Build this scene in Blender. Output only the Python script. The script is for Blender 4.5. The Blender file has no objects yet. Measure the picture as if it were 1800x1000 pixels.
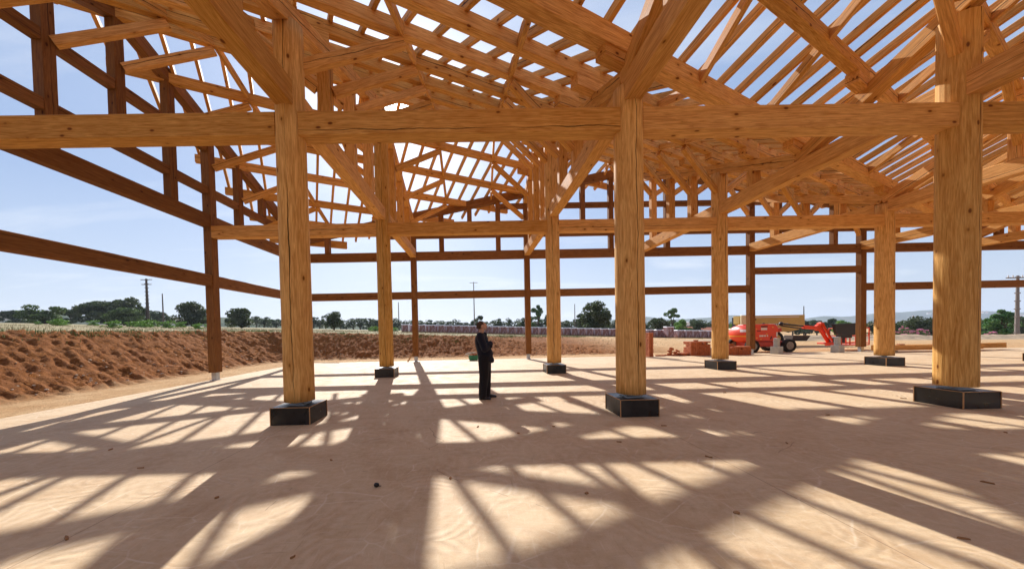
import bpy, bmesh, math, random
import numpy as np
from mathutils import Vector, Matrix, noise as mn
random.seed(7); rng = np.random.default_rng(11)
S = bpy.context.scene; COL = S.collection

# ------------------------------------------------------------------ camera, sky, sun, exposure
CAM = Vector((9.1928, -0.1203, 1.533)); YAW, PITCH, ROLL = 0.0105, -0.0221, -0.0209
F = Vector((math.sin(YAW)*math.cos(PITCH), math.cos(YAW)*math.cos(PITCH), math.sin(PITCH)))
R0 = Vector((math.cos(YAW), -math.sin(YAW), 0)); U0 = R0.cross(F)
R = R0*math.cos(ROLL) + U0*math.sin(ROLL); U = U0*math.cos(ROLL) - R0*math.sin(ROLL)
cd = bpy.data.cameras.new('camera'); cam = bpy.data.objects.new('camera', cd); COL.objects.link(cam)
m = Matrix((R, U, -F)).transposed().to_4x4(); m.translation = CAM; cam.matrix_world = m
cd.sensor_width = 36; cd.lens = 11.916; cd.shift_x = 0.03208; cd.shift_y = 0.05304
cd.clip_start = 0.05; cd.clip_end = 12000; S.camera = cam

SUN = Vector((-0.1741, 0.8224, 0.5415)).normalized(); AZ = math.atan2(SUN.x, SUN.y); EL = math.asin(SUN.z)
sl = bpy.data.lights.new('sun', 'SUN'); sl.energy = 4.7; sl.angle = math.radians(0.55); sl.color = (1.0, 0.975, 0.945)
so = bpy.data.objects.new('sun', sl); COL.objects.link(so)
so.rotation_euler = SUN.to_track_quat('Z', 'Y').to_euler(); so.location = (0, 0, 60)

W = bpy.data.worlds.new('World'); S.world = W; W.use_nodes = True
nt = W.node_tree; N = nt.nodes; L = nt.links; N.clear()
def nd(t, **k):
    n = N.new(t)
    for a, b in k.items(): setattr(n, a, b)
    return n
out = nd('ShaderNodeOutputWorld'); bg = nd('ShaderNodeBackground'); sky = nd('ShaderNodeTexSky')
sky.sky_type = 'NISHITA'; sky.sun_disc = False; sky.sun_elevation = EL; sky.sun_rotation = AZ
sky.air_density = 1.0; sky.dust_density = 0.9; sky.ozone_density = 2.0
tc = nd('ShaderNodeTexCoord')
sep = nd('ShaderNodeSeparateXYZ'); L.new(tc.outputs['Generated'], sep.inputs[0])
# thin high cloud: noise on a flat layer (direction divided by its height)
mx = nd('ShaderNodeMath', operation='MAXIMUM'); mx.inputs[1].default_value = 0.0; L.new(sep.outputs[2], mx.inputs[0])
ad = nd('ShaderNodeMath', operation='ADD'); ad.inputs[1].default_value = 0.12; L.new(mx.outputs[0], ad.inputs[0])
dv = nd('ShaderNodeVectorMath', operation='DIVIDE'); L.new(tc.outputs['Generated'], dv.inputs[0])
cb = nd('ShaderNodeCombineXYZ')
for i in range(3): L.new(ad.outputs[0], cb.inputs[i])
L.new(cb.outputs[0], dv.inputs[1])
mp = nd('ShaderNodeMapping'); mp.inputs['Scale'].default_value = (0.55, 1.5, 1.0); mp.inputs['Rotation'].default_value = (0, 0, 0.25)
L.new(dv.outputs[0], mp.inputs[0])
ns = nd('ShaderNodeTexNoise'); ns.inputs['Scale'].default_value = 1.1; ns.inputs['Detail'].default_value = 7; ns.inputs['Roughness'].default_value = 0.58; ns.inputs['Distortion'].default_value = 0.3
L.new(mp.outputs[0], ns.inputs['Vector'])
cr = nd('ShaderNodeMapRange'); cr.inputs['From Min'].default_value = 0.535; cr.inputs['From Max'].default_value = 0.78; cr.inputs['To Max'].default_value = 0.5
L.new(ns.outputs['Fac'], cr.inputs['Value'])
# bright air round the sun and pale air low down
dp = nd('ShaderNodeVectorMath', operation='DOT_PRODUCT'); dp.inputs[1].default_value = SUN; L.new(tc.outputs['Generated'], dp.inputs[0])
cl = nd('ShaderNodeMath', operation='MAXIMUM'); cl.inputs[1].default_value = 0.0; L.new(dp.outputs['Value'], cl.inputs[0])
def powf(e, s):
    p = nd('ShaderNodeMath', operation='POWER'); p.inputs[1].default_value = e; L.new(cl.outputs[0], p.inputs[0])
    q = nd('ShaderNodeMath', operation='MULTIPLY'); q.inputs[1].default_value = s; L.new(p.outputs[0], q.inputs[0]); return q
def addm(a, b):
    q = nd('ShaderNodeMath', operation='ADD'); L.new(a.outputs[0], q.inputs[0]); L.new(b.outputs[0], q.inputs[1]); return q
glow = addm(addm(powf(7, 1.2), powf(60, 6.0)), powf(1500, 150.0))
gl = nd('ShaderNodeVectorMath', operation='SCALE'); gl.inputs[0].default_value = (1.0, 0.97, 0.92); L.new(glow.outputs[0], gl.inputs['Scale'])
low = nd('ShaderNodeMapRange'); low.inputs['From Min'].default_value = 0.0; low.inputs['From Max'].default_value = 0.30; low.inputs['To Min'].default_value = 0.55; low.inputs['To Max'].default_value = 0.0
L.new(mx.outputs[0], low.inputs['Value'])
def mixc(f, a, b):
    q = nd('ShaderNodeMix', data_type='RGBA')
    if isinstance(f, float): q.inputs[0].default_value = f
    else: L.new(f, q.inputs[0])
    for s, v in ((6, a), (7, b)):
        if isinstance(v, tuple): q.inputs[s].default_value = v
        else: L.new(v, q.inputs[s])
    return q.outputs[2]
base = mixc(0.55, sky.outputs[0], (6.0, 8.2, 12.8, 1))
c1 = mixc(low.outputs[0], base, (10.4, 11.2, 12.2, 1))
c2 = mixc(cr.outputs[0], c1, (12.8, 13.2, 13.6, 1))
sm = nd('ShaderNodeVectorMath', operation='ADD'); L.new(c2, sm.inputs[0]); L.new(gl.outputs[0], sm.inputs[1])
L.new(sm.outputs[0], bg.inputs[0]); bg.inputs[1].default_value = 0.052
L.new(bg.outputs[0], out.inputs[0])
S.view_settings.view_transform = 'Standard'; S.view_settings.look = 'None'
S.view_settings.exposure = 0.66; S.view_settings.gamma = 1.0; S.view_settings.use_curve_mapping = False
S.cycles.max_bounces = 8; S.cycles.diffuse_bounces = 5; S.cycles.glossy_bounces = 3; S.cycles.transparent_max_bounces = 8
S.cycles.use_denoising = True; S.cycles.caustics_reflective = False; S.cycles.caustics_refractive = False
try: W.cycles.sampling_method = 'MANUAL'; W.cycles.sample_map_resolution = 1024
except Exception: pass

# ------------------------------------------------------------------ helpers
class Nodes:
    def __init__(s, name, rough=0.6, spec=0.3):
        s.m = bpy.data.materials.new(name); s.m.use_nodes = True; s.t = s.m.node_tree
        s.t.nodes.clear(); s.o = s.n('ShaderNodeOutputMaterial'); s.b = s.n('ShaderNodeBsdfPrincipled')
        s.t.links.new(s.b.outputs[0], s.o.inputs[0]); s.b.inputs['Roughness'].default_value = rough
        s.b.inputs['Specular IOR Level'].default_value = spec
    def n(s, t, **k):
        x = s.t.nodes.new(t)
        for a, b in k.items(): setattr(x, a, b)
        return x
    def set(s, sock, v):
        if isinstance(v, bpy.types.NodeSocket): s.t.links.new(v, sock)
        elif v is not None: sock.default_value = v
    def coord(s, kind='Object'): return s.n('ShaderNodeTexCoord').outputs[kind]
    def attr(s, name): return s.n('ShaderNodeAttribute', attribute_name=name)
    def mapg(s, v, scale=(1, 1, 1), loc=(0, 0, 0), rot=(0, 0, 0)):
        x = s.n('ShaderNodeMapping'); s.set(x.inputs[0], v); x.inputs['Scale'].default_value = scale
        x.inputs['Location'].default_value = loc; x.inputs['Rotation'].default_value = rot; return x.outputs[0]
    def noise(s, v, scale, detail=4, rough=0.5, dist=0.0, col=False):
        x = s.n('ShaderNodeTexNoise'); s.set(x.inputs['Vector'], v); x.inputs['Scale'].default_value = scale
        x.inputs['Detail'].default_value = detail; x.inputs['Roughness'].default_value = rough; x.inputs['Distortion'].default_value = dist
        return x.outputs['Color' if col else 'Fac']
    def voro(s, v, scale, feature='F1', out='Distance', rnd=1.0):
        x = s.n('ShaderNodeTexVoronoi', feature=feature); s.set(x.inputs['Vector'], v)
        x.inputs['Scale'].default_value = scale; x.inputs['Randomness'].default_value = rnd; return x.outputs[out]
    def math(s, op, a, b=None, c=None, clamp=False):
        x = s.n('ShaderNodeMath', operation=op, use_clamp=clamp)
        s.set(x.inputs[0], a); s.set(x.inputs[1], b)
        if c is not None: s.set(x.inputs[2], c)
        return x.outputs[0]
    def rng(s, v, a, b, c=0.0, d=1.0):
        x = s.n('ShaderNodeMapRange'); s.set(x.inputs['Value'], v)
        for k, q in zip(('From Min', 'From Max', 'To Min', 'To Max'), (a, b, c, d)): x.inputs[k].default_value = q
        return x.outputs[0]
    def mix(s, f, a, b, blend='MIX'):
        x = s.n('ShaderNodeMix', data_type='RGBA', blend_type=blend); s.set(x.inputs[0], f)
        s.set(x.inputs[6], a + (1,) if isinstance(a, tuple) and len(a) == 3 else a)
        s.set(x.inputs[7], b + (1,) if isinstance(b, tuple) and len(b) == 3 else b); return x.outputs[2]
    def sepx(s, v): x = s.n('ShaderNodeSeparateXYZ'); s.set(x.inputs[0], v); return x.outputs
    def bump(s, h, strength=0.3, dist=0.02):
        x = s.n('ShaderNodeBump'); s.set(x.inputs['Height'], h); x.inputs['Strength'].default_value = strength
        x.inputs['Distance'].default_value = dist; s.t.links.new(x.outputs[0], s.b.inputs['Normal'])
    def color(s, v): s.set(s.b.inputs['Base Color'], v + (1,) if isinstance(v, tuple) and len(v) == 3 else v)

def wood_mat(name, c_lo, c_hi, c_knot, rough=0.62):
    q = Nodes(name, rough, 0.08); v = q.attr('gc').outputs['Vector']; t = q.attr('tint').outputs['Fac']
    warp = q.noise(q.mapg(v, (0.5, 1.5, 1.5)), 1.0, 3, 0.5, col=True)
    wv = q.n('ShaderNodeVectorMath', operation='ADD'); q.set(wv.inputs[0], v)
    ws = q.n('ShaderNodeVectorMath', operation='SCALE'); q.set(ws.inputs[0], warp); ws.inputs['Scale'].default_value = 0.10; q.set(wv.inputs[1], ws.outputs[0])
    g = q.noise(q.mapg(wv.outputs[0], (1.8, 30, 30)), 1.0, 5, 0.62, 1.1)
    g2 = q.noise(q.mapg(wv.outputs[0], (4.0, 120, 120)), 1.0, 2, 0.5)
    br = q.noise(q.mapg(v, (0.45, 2.2, 2.2)), 1.0, 3, 0.5)
    gm = q.math('ADD', q.math('MULTIPLY', g, 0.72), q.math('MULTIPLY', g2, 0.28))
    c = q.mix(q.rng(gm, 0.37, 0.64), c_lo, c_hi)
    c = q.mix(q.rng(br, 0.3, 0.7, 0.0, 0.45), c, q.mix(0.5, c, c_lo))
    hsv = q.n('ShaderNodeHueSaturation'); q.set(hsv.inputs['Color'], c)
    q.set(hsv.inputs['Value'], q.rng(t, 0, 1, 0.84, 1.12)); q.set(hsv.inputs['Saturation'], q.rng(t, 0, 1, 1.02, 0.95))
    c = hsv.outputs[0]
    # knots with rings
    kv = q.mapg(wv.outputs[0], (2.6, 5.0, 5.0)); kd = q.voro(kv, 1.0); ksel = q.math('GREATER_THAN', q.sepx(q.voro(kv, 1.0, out='Color'))[0], 0.35)
    kn = q.math('MULTIPLY', q.rng(kd, 0.075, 0.14, 0.95, 0), ksel); halo = q.math('MULTIPLY', q.rng(kd, 0.08, 0.34, 0.55, 0), ksel)
    c = q.mix(halo, c, c_lo); c = q.mix(kn, c, c_knot)
    # one long drying crack
    sp = q.sepx(v); cw = q.noise(q.mapg(v, (1.2, 0.01, 0.01)), 1.0, 3, 0.6)
    off = q.math('SUBTRACT', sp[2], q.math('MULTIPLY', q.math('SUBTRACT', cw, 0.5), 0.10))
    off = q.math('SUBTRACT', off, q.attr('crk').outputs['Fac'])
    wd = q.rng(q.noise(q.mapg(v, (0.7, 0.01, 0.01), (31, 0, 0)), 1.0, 3), 0.36, 0.70, 0.0008, 0.0115)
    crk = q.math('LESS_THAN', q.math('ABSOLUTE', off), wd)
    c = q.mix(q.math('MULTIPLY', crk, 0.9), c, (0.035, 0.015, 0.006))
    q.color(c)
    q.bump(q.math('SUBTRACT', gm, q.math('MULTIPLY', crk, 2.0)), 0.35, 0.012)
    q.set(q.b.inputs['Roughness'], q.rng(g, 0.3, 0.7, rough - 0.08, rough + 0.12))
    return q.m
M_WOOD = wood_mat('wood_planed', (0.45, 0.190, 0.038), (0.82, 0.455, 0.140), (0.15, 0.040, 0.010))
M_LOG = wood_mat('wood_log', (0.44, 0.200, 0.040), (0.82, 0.490, 0.160), (0.16, 0.05, 0.012))
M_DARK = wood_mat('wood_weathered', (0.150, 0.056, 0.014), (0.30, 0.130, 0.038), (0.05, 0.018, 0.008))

def simple(name, col, rough=0.5, spec=0.4, metal=0.0, var=0.15, scale=6.0, bump=0.0):
    q = Nodes(name, rough, spec); v = q.coord()
    n = q.noise(v, scale, 5, 0.6); d = tuple(x*(1-var) for x in col); e = tuple(min(1, x*(1+var)) for x in col)
    q.color(q.mix(q.rng(n, 0.3, 0.7), d, e)); q.b.inputs['Metallic'].default_value = metal
    q.set(q.b.inputs['Roughness'], q.rng(n, 0.2, 0.8, max(0.05, rough-0.1), min(1, rough+0.12)))
    if bump: q.bump(q.noise(v, scale*6, 3), bump, 0.01)
    return q.m

def tag(o, label=None, cat=None, group=None, kind=None):
    if label: o['label'] = label
    if cat: o['category'] = cat
    if group: o['group'] = group
    if kind: o['kind'] = kind
    return o
def empty(name, loc=(0, 0, 0), rz=0.0, **k):
    o = bpy.data.objects.new(name, None); COL.objects.link(o); o.location = loc; o.rotation_euler = (0, 0, rz)
    o.empty_display_size = 0.3; return tag(o, **k)
def link(name, me, mat=None, parent=None, smooth=False, **k):
    o = bpy.data.objects.new(name, me); COL.objects.link(o)
    if mat is not None:
        for x in (mat if isinstance(mat, (list, tuple)) else [mat]): me.materials.append(x)
    if parent is not None: o.parent = parent
    if smooth: me.polygons.foreach_set('use_smooth', [True]*len(me.polygons))
    return tag(o, **k)

class MB:                                          # plain mesh collector
    def __init__(s): s.v = []; s.f = []; s.mi = []
    def add(s, vs, fs, mi=0):
        b = len(s.v); s.v += [tuple(x) for x in vs]; s.f += [tuple(i+b for i in f) for f in fs]; s.mi += [mi]*len(fs)
    def box(s, c, size, rz=0.0, rot=None, ch=0.0, mi=0):
        x, y, z = (d/2 for d in size)
        M3 = rot if rot is not None else Matrix.Rotation(rz, 3, 'Z'); C0 = Vector(c)
        if ch <= 0:
            vs = [(-x,-y,-z),(x,-y,-z),(x,y,-z),(-x,y,-z),(-x,-y,z),(x,-y,z),(x,y,z),(-x,y,z)]
            fs = [(3,2,1,0),(4,5,6,7),(0,1,5,4),(1,2,6,5),(2,3,7,6),(3,0,4,7)]
        else:
            bm = bmesh.new(); bmesh.ops.create_cube(bm, size=1)
            for q in bm.verts: q.co = Vector((q.co.x*2*x, q.co.y*2*y, q.co.z*2*z))
            bmesh.ops.bevel(bm, geom=bm.edges[:], offset=ch, segments=1, affect='EDGES')
            bm.verts.index_update(); vs = [tuple(q.co) for q in bm.verts]; fs = [tuple(q.index for q in f.verts) for f in bm.faces]; bm.free()
        s.add([C0 + M3 @ Vector(q) for q in vs], fs, mi)
    def tube(s, p0, p1, r0, r1=None, n=10, cap=True, mi=0):
        p0 = Vector(p0); p1 = Vector(p1); r1 = r0 if r1 is None else r1
        d = (p1-p0).normalized(); a = d.orthogonal().normalized(); b = d.cross(a)
        vs = []
        for p, r in ((p0, r0), (p1, r1)):
            for i in range(n):
                t = 2*math.pi*i/n; vs.append(p + (a*math.cos(t) + b*math.sin(t))*r)
        fs = [(i, (i+1) % n, n+(i+1) % n, n+i) for i in range(n)]
        if cap: fs += [tuple(range(n))[::-1], tuple(range(n, 2*n))]
        s.add(vs, fs, mi)
    def path(s, pts, r, n=8, mi=0):
        for a, b in zip(pts[:-1], pts[1:]): s.tube(a, b, r, r, n, mi=mi)
    def prism(s, poly, y0, y1, mi=0):               # polygon in xz extruded along y
        n = len(poly); vs = [(x, y0, z) for x, z in poly] + [(x, y1, z) for x, z in poly]
        s.add(vs, [tuple(range(n)), tuple(range(2*n-1, n-1, -1))] + [((i+1) % n, i, n+i, n+(i+1) % n) for i in range(n)], mi)
    def ball(s, c, r, nu=12, nv=8, mi=0, jit=0.0):
        rx, ry, rz = r if isinstance(r, (tuple, list)) else (r, r, r); vs = []; fs = []
        for j in range(nv+1):
            th = math.pi*j/nv
            for i in range(nu):
                ph = 2*math.pi*i/nu; k = 1 + jit*(random.random()-0.5)
                vs.append((c[0]+rx*k*math.sin(th)*math.cos(ph), c[1]+ry*k*math.sin(th)*math.sin(ph), c[2]+rz*k*math.cos(th)))
        for j in range(nv):
            for i in range(nu):
                a = j*nu+i; b = j*nu+(i+1) % nu; fs.append((a, a+nu, b+nu, b))
        s.add(vs, fs, mi)
    def build(s, name, mat, parent=None, smooth=False, **k):
        me = bpy.data.meshes.new(name); me.from_pydata(s.v, [], s.f)
        o = link(name, me, mat, parent, smooth, **k)
        if any(s.mi): me.polygons.foreach_set('material_index', s.mi)
        me.validate(); return o

class TB:                                          # timber collector: carries grain coordinates
    def __init__(s): s.v = []; s.f = []; s.g = []; s.t = []; s.c = []
    def timber(s, p0, p1, w, h, up=(0, 0, 1), ch=0.012, tint=None, seg=None, taper=None):
        p0 = Vector(p0); p1 = Vector(p1); X = (p1-p0); Ln = X.length; X.normalize()
        Y = Vector(up).cross(X)
        if Y.length < 1e-4: Y = Vector((1, 0, 0))
        Y.normalize(); Z = X.cross(Y)
        a, b = w/2, h/2; pr = [(-a+ch, -b), (a-ch, -b), (a, -b+ch), (a, b-ch), (a-ch, b), (-a+ch, b), (-a, b-ch), (-a, -b+ch)]
        o = (random.uniform(0, 90), random.uniform(0, 90), 0.0); tn = random.random() if tint is None else tint
        ck = random.uniform(-0.3, 0.3)*h if random.random() < 0.6 else 9.0
        n = seg or max(1, int(Ln/1.5)); base = len(s.v)
        bend = [Vector((0, 0, 0))]*(n+1)
        if n > 1:
            j1 = random.uniform(-.0018, .0018)*Ln; j2 = random.uniform(-.0018, .0018)*Ln
            bend = [(Y*j1 + Z*j2)*math.sin(math.pi*i/n) for i in range(n+1)]
        for i in range(n+1):
            x = Ln*i/n; c = p0 + X*x + bend[i]
            for (yy, zz) in pr:
                s.v.append(tuple(c + Y*yy + Z*zz)); s.g.append((x+o[0], yy+o[1], zz)); s.t.append(tn); s.c.append(ck)
        for i in range(n):
            for k in range(8):
                A = base+i*8+k; B = base+i*8+(k+1) % 8; s.f.append((A, B, B+8, A+8))
        s.f.append(tuple(base+k for k in range(8))[::-1]); s.f.append(tuple(base+n*8+k for k in range(8)))
    def log(s, x, y, z0, z1, r, n=28, tint=None, facet=False):
        o = (random.uniform(0, 90), random.uniform(0, 90), 0); tn = random.random() if tint is None else tint; ck = random.uniform(-.07, .07)
        base = len(s.v); m_ = max(6, int((z1-z0)/0.25)); sd = random.uniform(0, 50)
        for i in range(m_+1):
            z = z0 + (z1-z0)*i/m_
            for k in range(n):
                t = 2*math.pi*k/n
                rr = r*(1.02-0.035*(z-z0)/6) * (1 + 0.022*mn.noise(Vector((math.cos(t)*1.1+sd, math.sin(t)*1.1, z*0.5))) + 0.006*mn.noise(Vector((math.cos(t)*6+sd, math.sin(t)*6, z*2))))
                if facet: rr = r*(1.02-0.02*(z-z0)/6)*(1+0.012*mn.noise(Vector((t*3, 0, z*0.4))))
                a, b = rr*math.cos(t), rr*math.sin(t)
                s.v.append((x+a, y+b, z)); s.g.append((z+o[0], b+o[1], a)); s.t.append(tn); s.c.append(ck)
        for i in range(m_):
            for k in range(n):
                A = base+i*n+k; B = base+i*n+(k+1) % n; s.f.append((A, B, B+n, A+n))
        s.f.append(tuple(base+k for k in range(n))[::-1]); s.f.append(tuple(base+m_*n+k for k in range(n)))
    def build(s, name, mat, parent=None, smooth=False, **k):
        me = bpy.data.meshes.new(name); me.from_pydata(s.v, [], s.f)
        a = me.attributes.new('gc', 'FLOAT_VECTOR', 'POINT'); a.data.foreach_set('vector', np.array(s.g, dtype=np.float32).ravel())
        a = me.attributes.new('tint', 'FLOAT', 'POINT'); a.data.foreach_set('value', np.array(s.t, dtype=np.float32))
        a = me.attributes.new('crk', 'FLOAT', 'POINT'); a.data.foreach_set('value', np.array(s.c, dtype=np.float32))
        o = link(name, me, mat, parent, False, **k)
        if smooth:
            me.polygons.foreach_set('use_smooth', [len(p.vertices) == 4 for p in me.polygons])
        return o

# ------------------------------------------------------------------ terrain
def berm_h(X, Y): return np.clip(1.62-0.042*X, -2.2, 7.0)
def terrain(X, Y):
    dx = np.maximum(-0.3-X, 0); dy = np.maximum(Y-18.45, 0); d = np.hypot(dx, dy)
    wd = np.where(dx > dy, 3.9, 3.4 + np.clip(X-8, 0, 30)*1.1)
    r = np.clip((d-2.35)/wd, 0, 1); r = r*r*(3-2*r)*0.35 + r*0.65
    far = np.clip((np.hypot(X-9, Y)-160)/400, 0, 1)
    return -0.05 + r*berm_h(X, Y)*(1-far) + far*2.0*(X < 0)
def axis(lo, hi, a, b, st, g=1.16):
    c = list(np.arange(a, b, st)); x = a; d = st; l = []
    while x > lo: d *= g; x -= d; l.append(x)
    x = c[-1]; d = st; r_ = []
    while x < hi: d *= g; x += d; r_.append(x)
    return np.array(l[::-1] + c + r_)
gx = axis(-6000, 6000, -8.4, 24, 0.078); gy = axis(-900, 7000, 1.5, 26, 0.078)
GX, GY = np.meshgrid(gx, gy); GZ = terrain(GX, GY)
dX = np.maximum(-0.3-GX, 0); dY = np.maximum(GY-18.45, 0); D = np.hypot(dX, dY)
fine = (GX > -9) & (GX < 24.5) & (GY > 1.3) & (GY < 26.5)
wdt = np.where(dX > dY, 3.9, 3.4+np.clip(GX-8, 0, 30)*1.1)
soil = np.clip((D-2.1)/0.7, 0, 1)*np.clip((2.35+wdt+0.35-D)/0.4, 0, 1)
soil = soil*np.clip((24-GX)/7, 0, 1)
flat = np.zeros_like(GZ); idx = np.argwhere(fine & (D > 0.05))
for i, j in idx:
    x, y = GX[i, j], GY[i, j]
    k = soil[i, j]
    # spade and bucket marks running down the slope plus clods
    u, w = (y, x) if dX[i, j] > dY[i, j] else (x, y)
    n1 = mn.noise(Vector((u*2.9+w*0.5, w*0.75, 0))); n4 = mn.noise(Vector((u*6.5+w*1.2, w*2.2, 9))); n2 = mn.noise(Vector((x*3.3, y*3.3, 3))); n3 = mn.noise(Vector((x*8.5, y*8.5, 7)))
    flat[i, j] = k*(0.085*n1 + 0.120*n4 + 0.070*abs(n2) + 0.085*n3) + (1-k)*(0.014*n2 + 0.012*n3)
GZ = GZ + flat
ny_, nx_ = GX.shape
vv = np.stack([GX.ravel(), GY.ravel(), GZ.ravel()], 1)
ii, jj = np.meshgrid(np.arange(ny_-1), np.arange(nx_-1), indexing='ij'); a0 = (ii*nx_+jj).ravel()
ff = np.stack([a0, a0+1, a0+nx_+1, a0+nx_], 1)
me = bpy.data.meshes.new('ground'); me.vertices.add(len(vv)); me.vertices.foreach_set('co', vv.ravel())
me.loops.add(ff.size); me.loops.foreach_set('vertex_index', ff.ravel().astype(np.int32))
me.polygons.add(len(ff)); me.polygons.foreach_set('loop_start', np.arange(0, ff.size, 4, dtype=np.int32)); me.update()
at = me.attributes.new('soil', 'FLOAT', 'POINT'); at.data.foreach_set('value', soil.ravel().astype(np.float32))
grass = np.clip((D-(2.35+wdt))/0.8, 0, 1)*np.clip((60-GX)/25, 0, 1)
at = me.attributes.new('grass', 'FLOAT', 'POINT'); at.data.foreach_set('value', grass.ravel().astype(np.float32))
q = Nodes('ground_earth', 0.95, 0.1); v = q.coord()
n1 = q.noise(v, 0.9, 6, 0.6); n2 = q.noise(v, 9, 5, 0.65); n3 = q.noise(q.mapg(v, (1, 3, 1)), 0.25, 5, 0.6)
sand = q.mix(q.rng(n1, 0.3, 0.7), (0.50, 0.285, 0.125), (0.66, 0.44, 0.235)); sand = q.mix(q.rng(n2, 0.45, 0.75, 0, 0.5), sand, (0.40, 0.20, 0.085))
red = q.mix(q.rng(n2, 0.3, 0.7), (0.145, 0.048, 0.012), (0.38, 0.150, 0.043)); red = q.mix(q.rng(n1, 0.4, 0.7, 0, 0.5), red, (0.30, 0.115, 0.042))
st = q.math('LESS_THAN', q.voro(v, 5.0), 0.13); stm = q.math('MULTIPLY', st, q.math('GREATER_THAN', q.noise(v, 0.8, 2), 0.52)); red = q.mix(q.math('MULTIPLY', stm, 0.8), red, (0.50, 0.36, 0.24))
dry = q.mix(q.rng(n3, 0.35, 0.65), (0.36, 0.28, 0.155), (0.48, 0.385, 0.23)); dry = q.mix(q.rng(q.noise(v, 0.35, 4), 0.52, 0.66, 0, 0.75), dry, (0.20, 0.22, 0.075))
dry = q.mix(q.rng(n2, 0.5, 0.8, 0, 0.5), dry, (0.34, 0.26, 0.15))
c = q.mix(q.attr('grass').outputs['Fac'], sand, dry); c = q.mix(q.attr('soil').outputs['Fac'], c, red)
q.color(c); q.bump(q.math('ADD', n2, q.noise(v, 30, 4, 0.7)), 1.0, 0.05)
o = link('ground', me, q.m, kind='structure', smooth=False)

# slab with trowel fans and saw cuts
q = Nodes('concrete_slab', 0.72, 0.35); v = q.coord('Object')
big = q.noise(v, 0.35, 5, 0.6); mid = q.noise(v, 2.6, 5, 0.6); fin = q.noise(v, 60, 3, 0.6)
wv = q.n('ShaderNodeVectorMath', operation='ADD'); q.set(wv.inputs[0], v)
sc = q.n('ShaderNodeVectorMath', operation='SCALE'); q.set(sc.inputs[0], q.noise(v, 1.3, 3, col=True)); sc.inputs['Scale'].default_value = 0.22; q.set(wv.inputs[1], sc.outputs[0])
fan = None
for k, (scl, off) in enumerate(((1.05, 0.0), (1.3, 4.3))):
    dd = q.voro(q.mapg(wv.outputs[0], (1, 1, 0.001), (off, off*0.7, 0)), scl)
    wob = q.math('ADD', dd, q.math('MULTIPLY', mid, 0.06))
    wa = q.math('SINE', q.math('MULTIPLY', wob, 62.0 if k else 48.0)); wa = q.math('MULTIPLY', wa, q.rng(q.noise(v, 0.9+k, 2), 0.4, 0.65))
    fan = wa if fan is None else q.math('ADD', fan, wa)
c = q.mix(q.rng(big, 0.3, 0.7), (0.53, 0.355, 0.185), (0.66, 0.505, 0.315))
c = q.mix(q.rng(mid, 0.35, 0.7, 0, 0.40), c, (0.70, 0.555, 0.40))
c = q.mix(q.rng(q.noise(v, 0.8, 6, 0.7), 0.52, 0.75, 0, 0.5), c, (0.40, 0.235, 0.11))
dst = q.noise(q.mapg(v, (1, 1, 1)), 14, 6, 0.75); c = q.mix(q.rng(dst, 0.30, 0.72, 0.0, 0.42), c, (0.82, 0.69, 0.49)); c = q.mix(q.rng(q.noise(v, 95, 3, 0.7), 0.50, 0.78, 0, 0.30), c, (0.34, 0.22, 0.13))
st2 = q.noise(q.mapg(wv.outputs[0], (1, 1, 1), (7, 3, 0)), 1.7, 7, 0.72); c = q.mix(q.rng(st2, 0.50, 0.62, 0, 0.34), c, (0.42, 0.25, 0.115))
c = q.mix(q.rng(fan, 0.1, 1.5, 0, 0.20), c, (0.80, 0.67, 0.52)); c = q.mix(q.rng(fan, -0.2, -1.5, 0, 0.17), c, (0.38, 0.25, 0.17))
sc1 = q.voro(q.mapg(wv.outputs[0], (1, 1.3, 0.001), (2, 5, 0)), 1.9, 'DISTANCE_TO_EDGE'); sc1 = q.math('MULTIPLY', q.rng(sc1, 0.004, 0.022, 1, 0), q.rng(q.noise(v, 2.1, 4, 0.7), 0.45, 0.62))
c = q.mix(q.math('MULTIPLY', sc1, 0.42), c, (0.86, 0.76, 0.60))
scr = q.noise(q.mapg(wv.outputs[0], (3, 38, 1), (0, 0, 0), (0, 0, 0.6)), 1.0, 3, 0.6); scr2 = q.noise(q.mapg(wv.outputs[0], (34, 3, 1), (0, 0, 0), (0, 0, 0.25)), 1.0, 3, 0.6)
c = q.mix(q.rng(q.math('MAXIMUM', scr, scr2), 0.60, 0.74, 0, 0.30), c, (0.84, 0.73, 0.57)); c = q.mix(q.rng(q.math('MINIMUM', scr, scr2), 0.36, 0.26, 0, 0.30), c, (0.36, 0.23, 0.13))
ck = q.math('LESS_THAN', q.voro(wv.outputs[0], 0.42, 'DISTANCE_TO_EDGE'), 0.0016); ck = q.math('MULTIPLY', ck, q.math('GREATER_THAN', q.noise(v, 1.1, 3), 0.58))
c = q.mix(q.math('MULTIPLY', ck, 0.55), c, (0.22, 0.13, 0.08))
sp = q.sepx(v)
def joint(s_, per, offs):
    w_ = q.math('ABSOLUTE', q.math('SUBTRACT', q.math('FRACT', q.math('DIVIDE', q.math('ADD', s_, offs), per)), 0.5)); return q.math('LESS_THAN', w_, 0.0045/per)
jt = q.math('MAXIMUM', joint(sp[0], 6.0, 3.0), joint(sp[1], 6.0, 3.0)); c = q.mix(q.math('MULTIPLY', jt, 0.6), c, (0.20, 0.11, 0.07))
c = q.mix(1.0, c, (0.92, 0.88, 0.815), 'MULTIPLY'); q.color(c); q.set(q.b.inputs['Roughness'], q.rng(mid, 0.3, 0.7, 0.66, 0.86))
q.bump(q.math('ADD', q.math('ADD', q.math('MULTIPLY', fan, 0.35), q.math('MULTIPLY', fin, 0.35)), q.math('MULTIPLY', mid, 0.8)), 0.40, 0.014)
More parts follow.
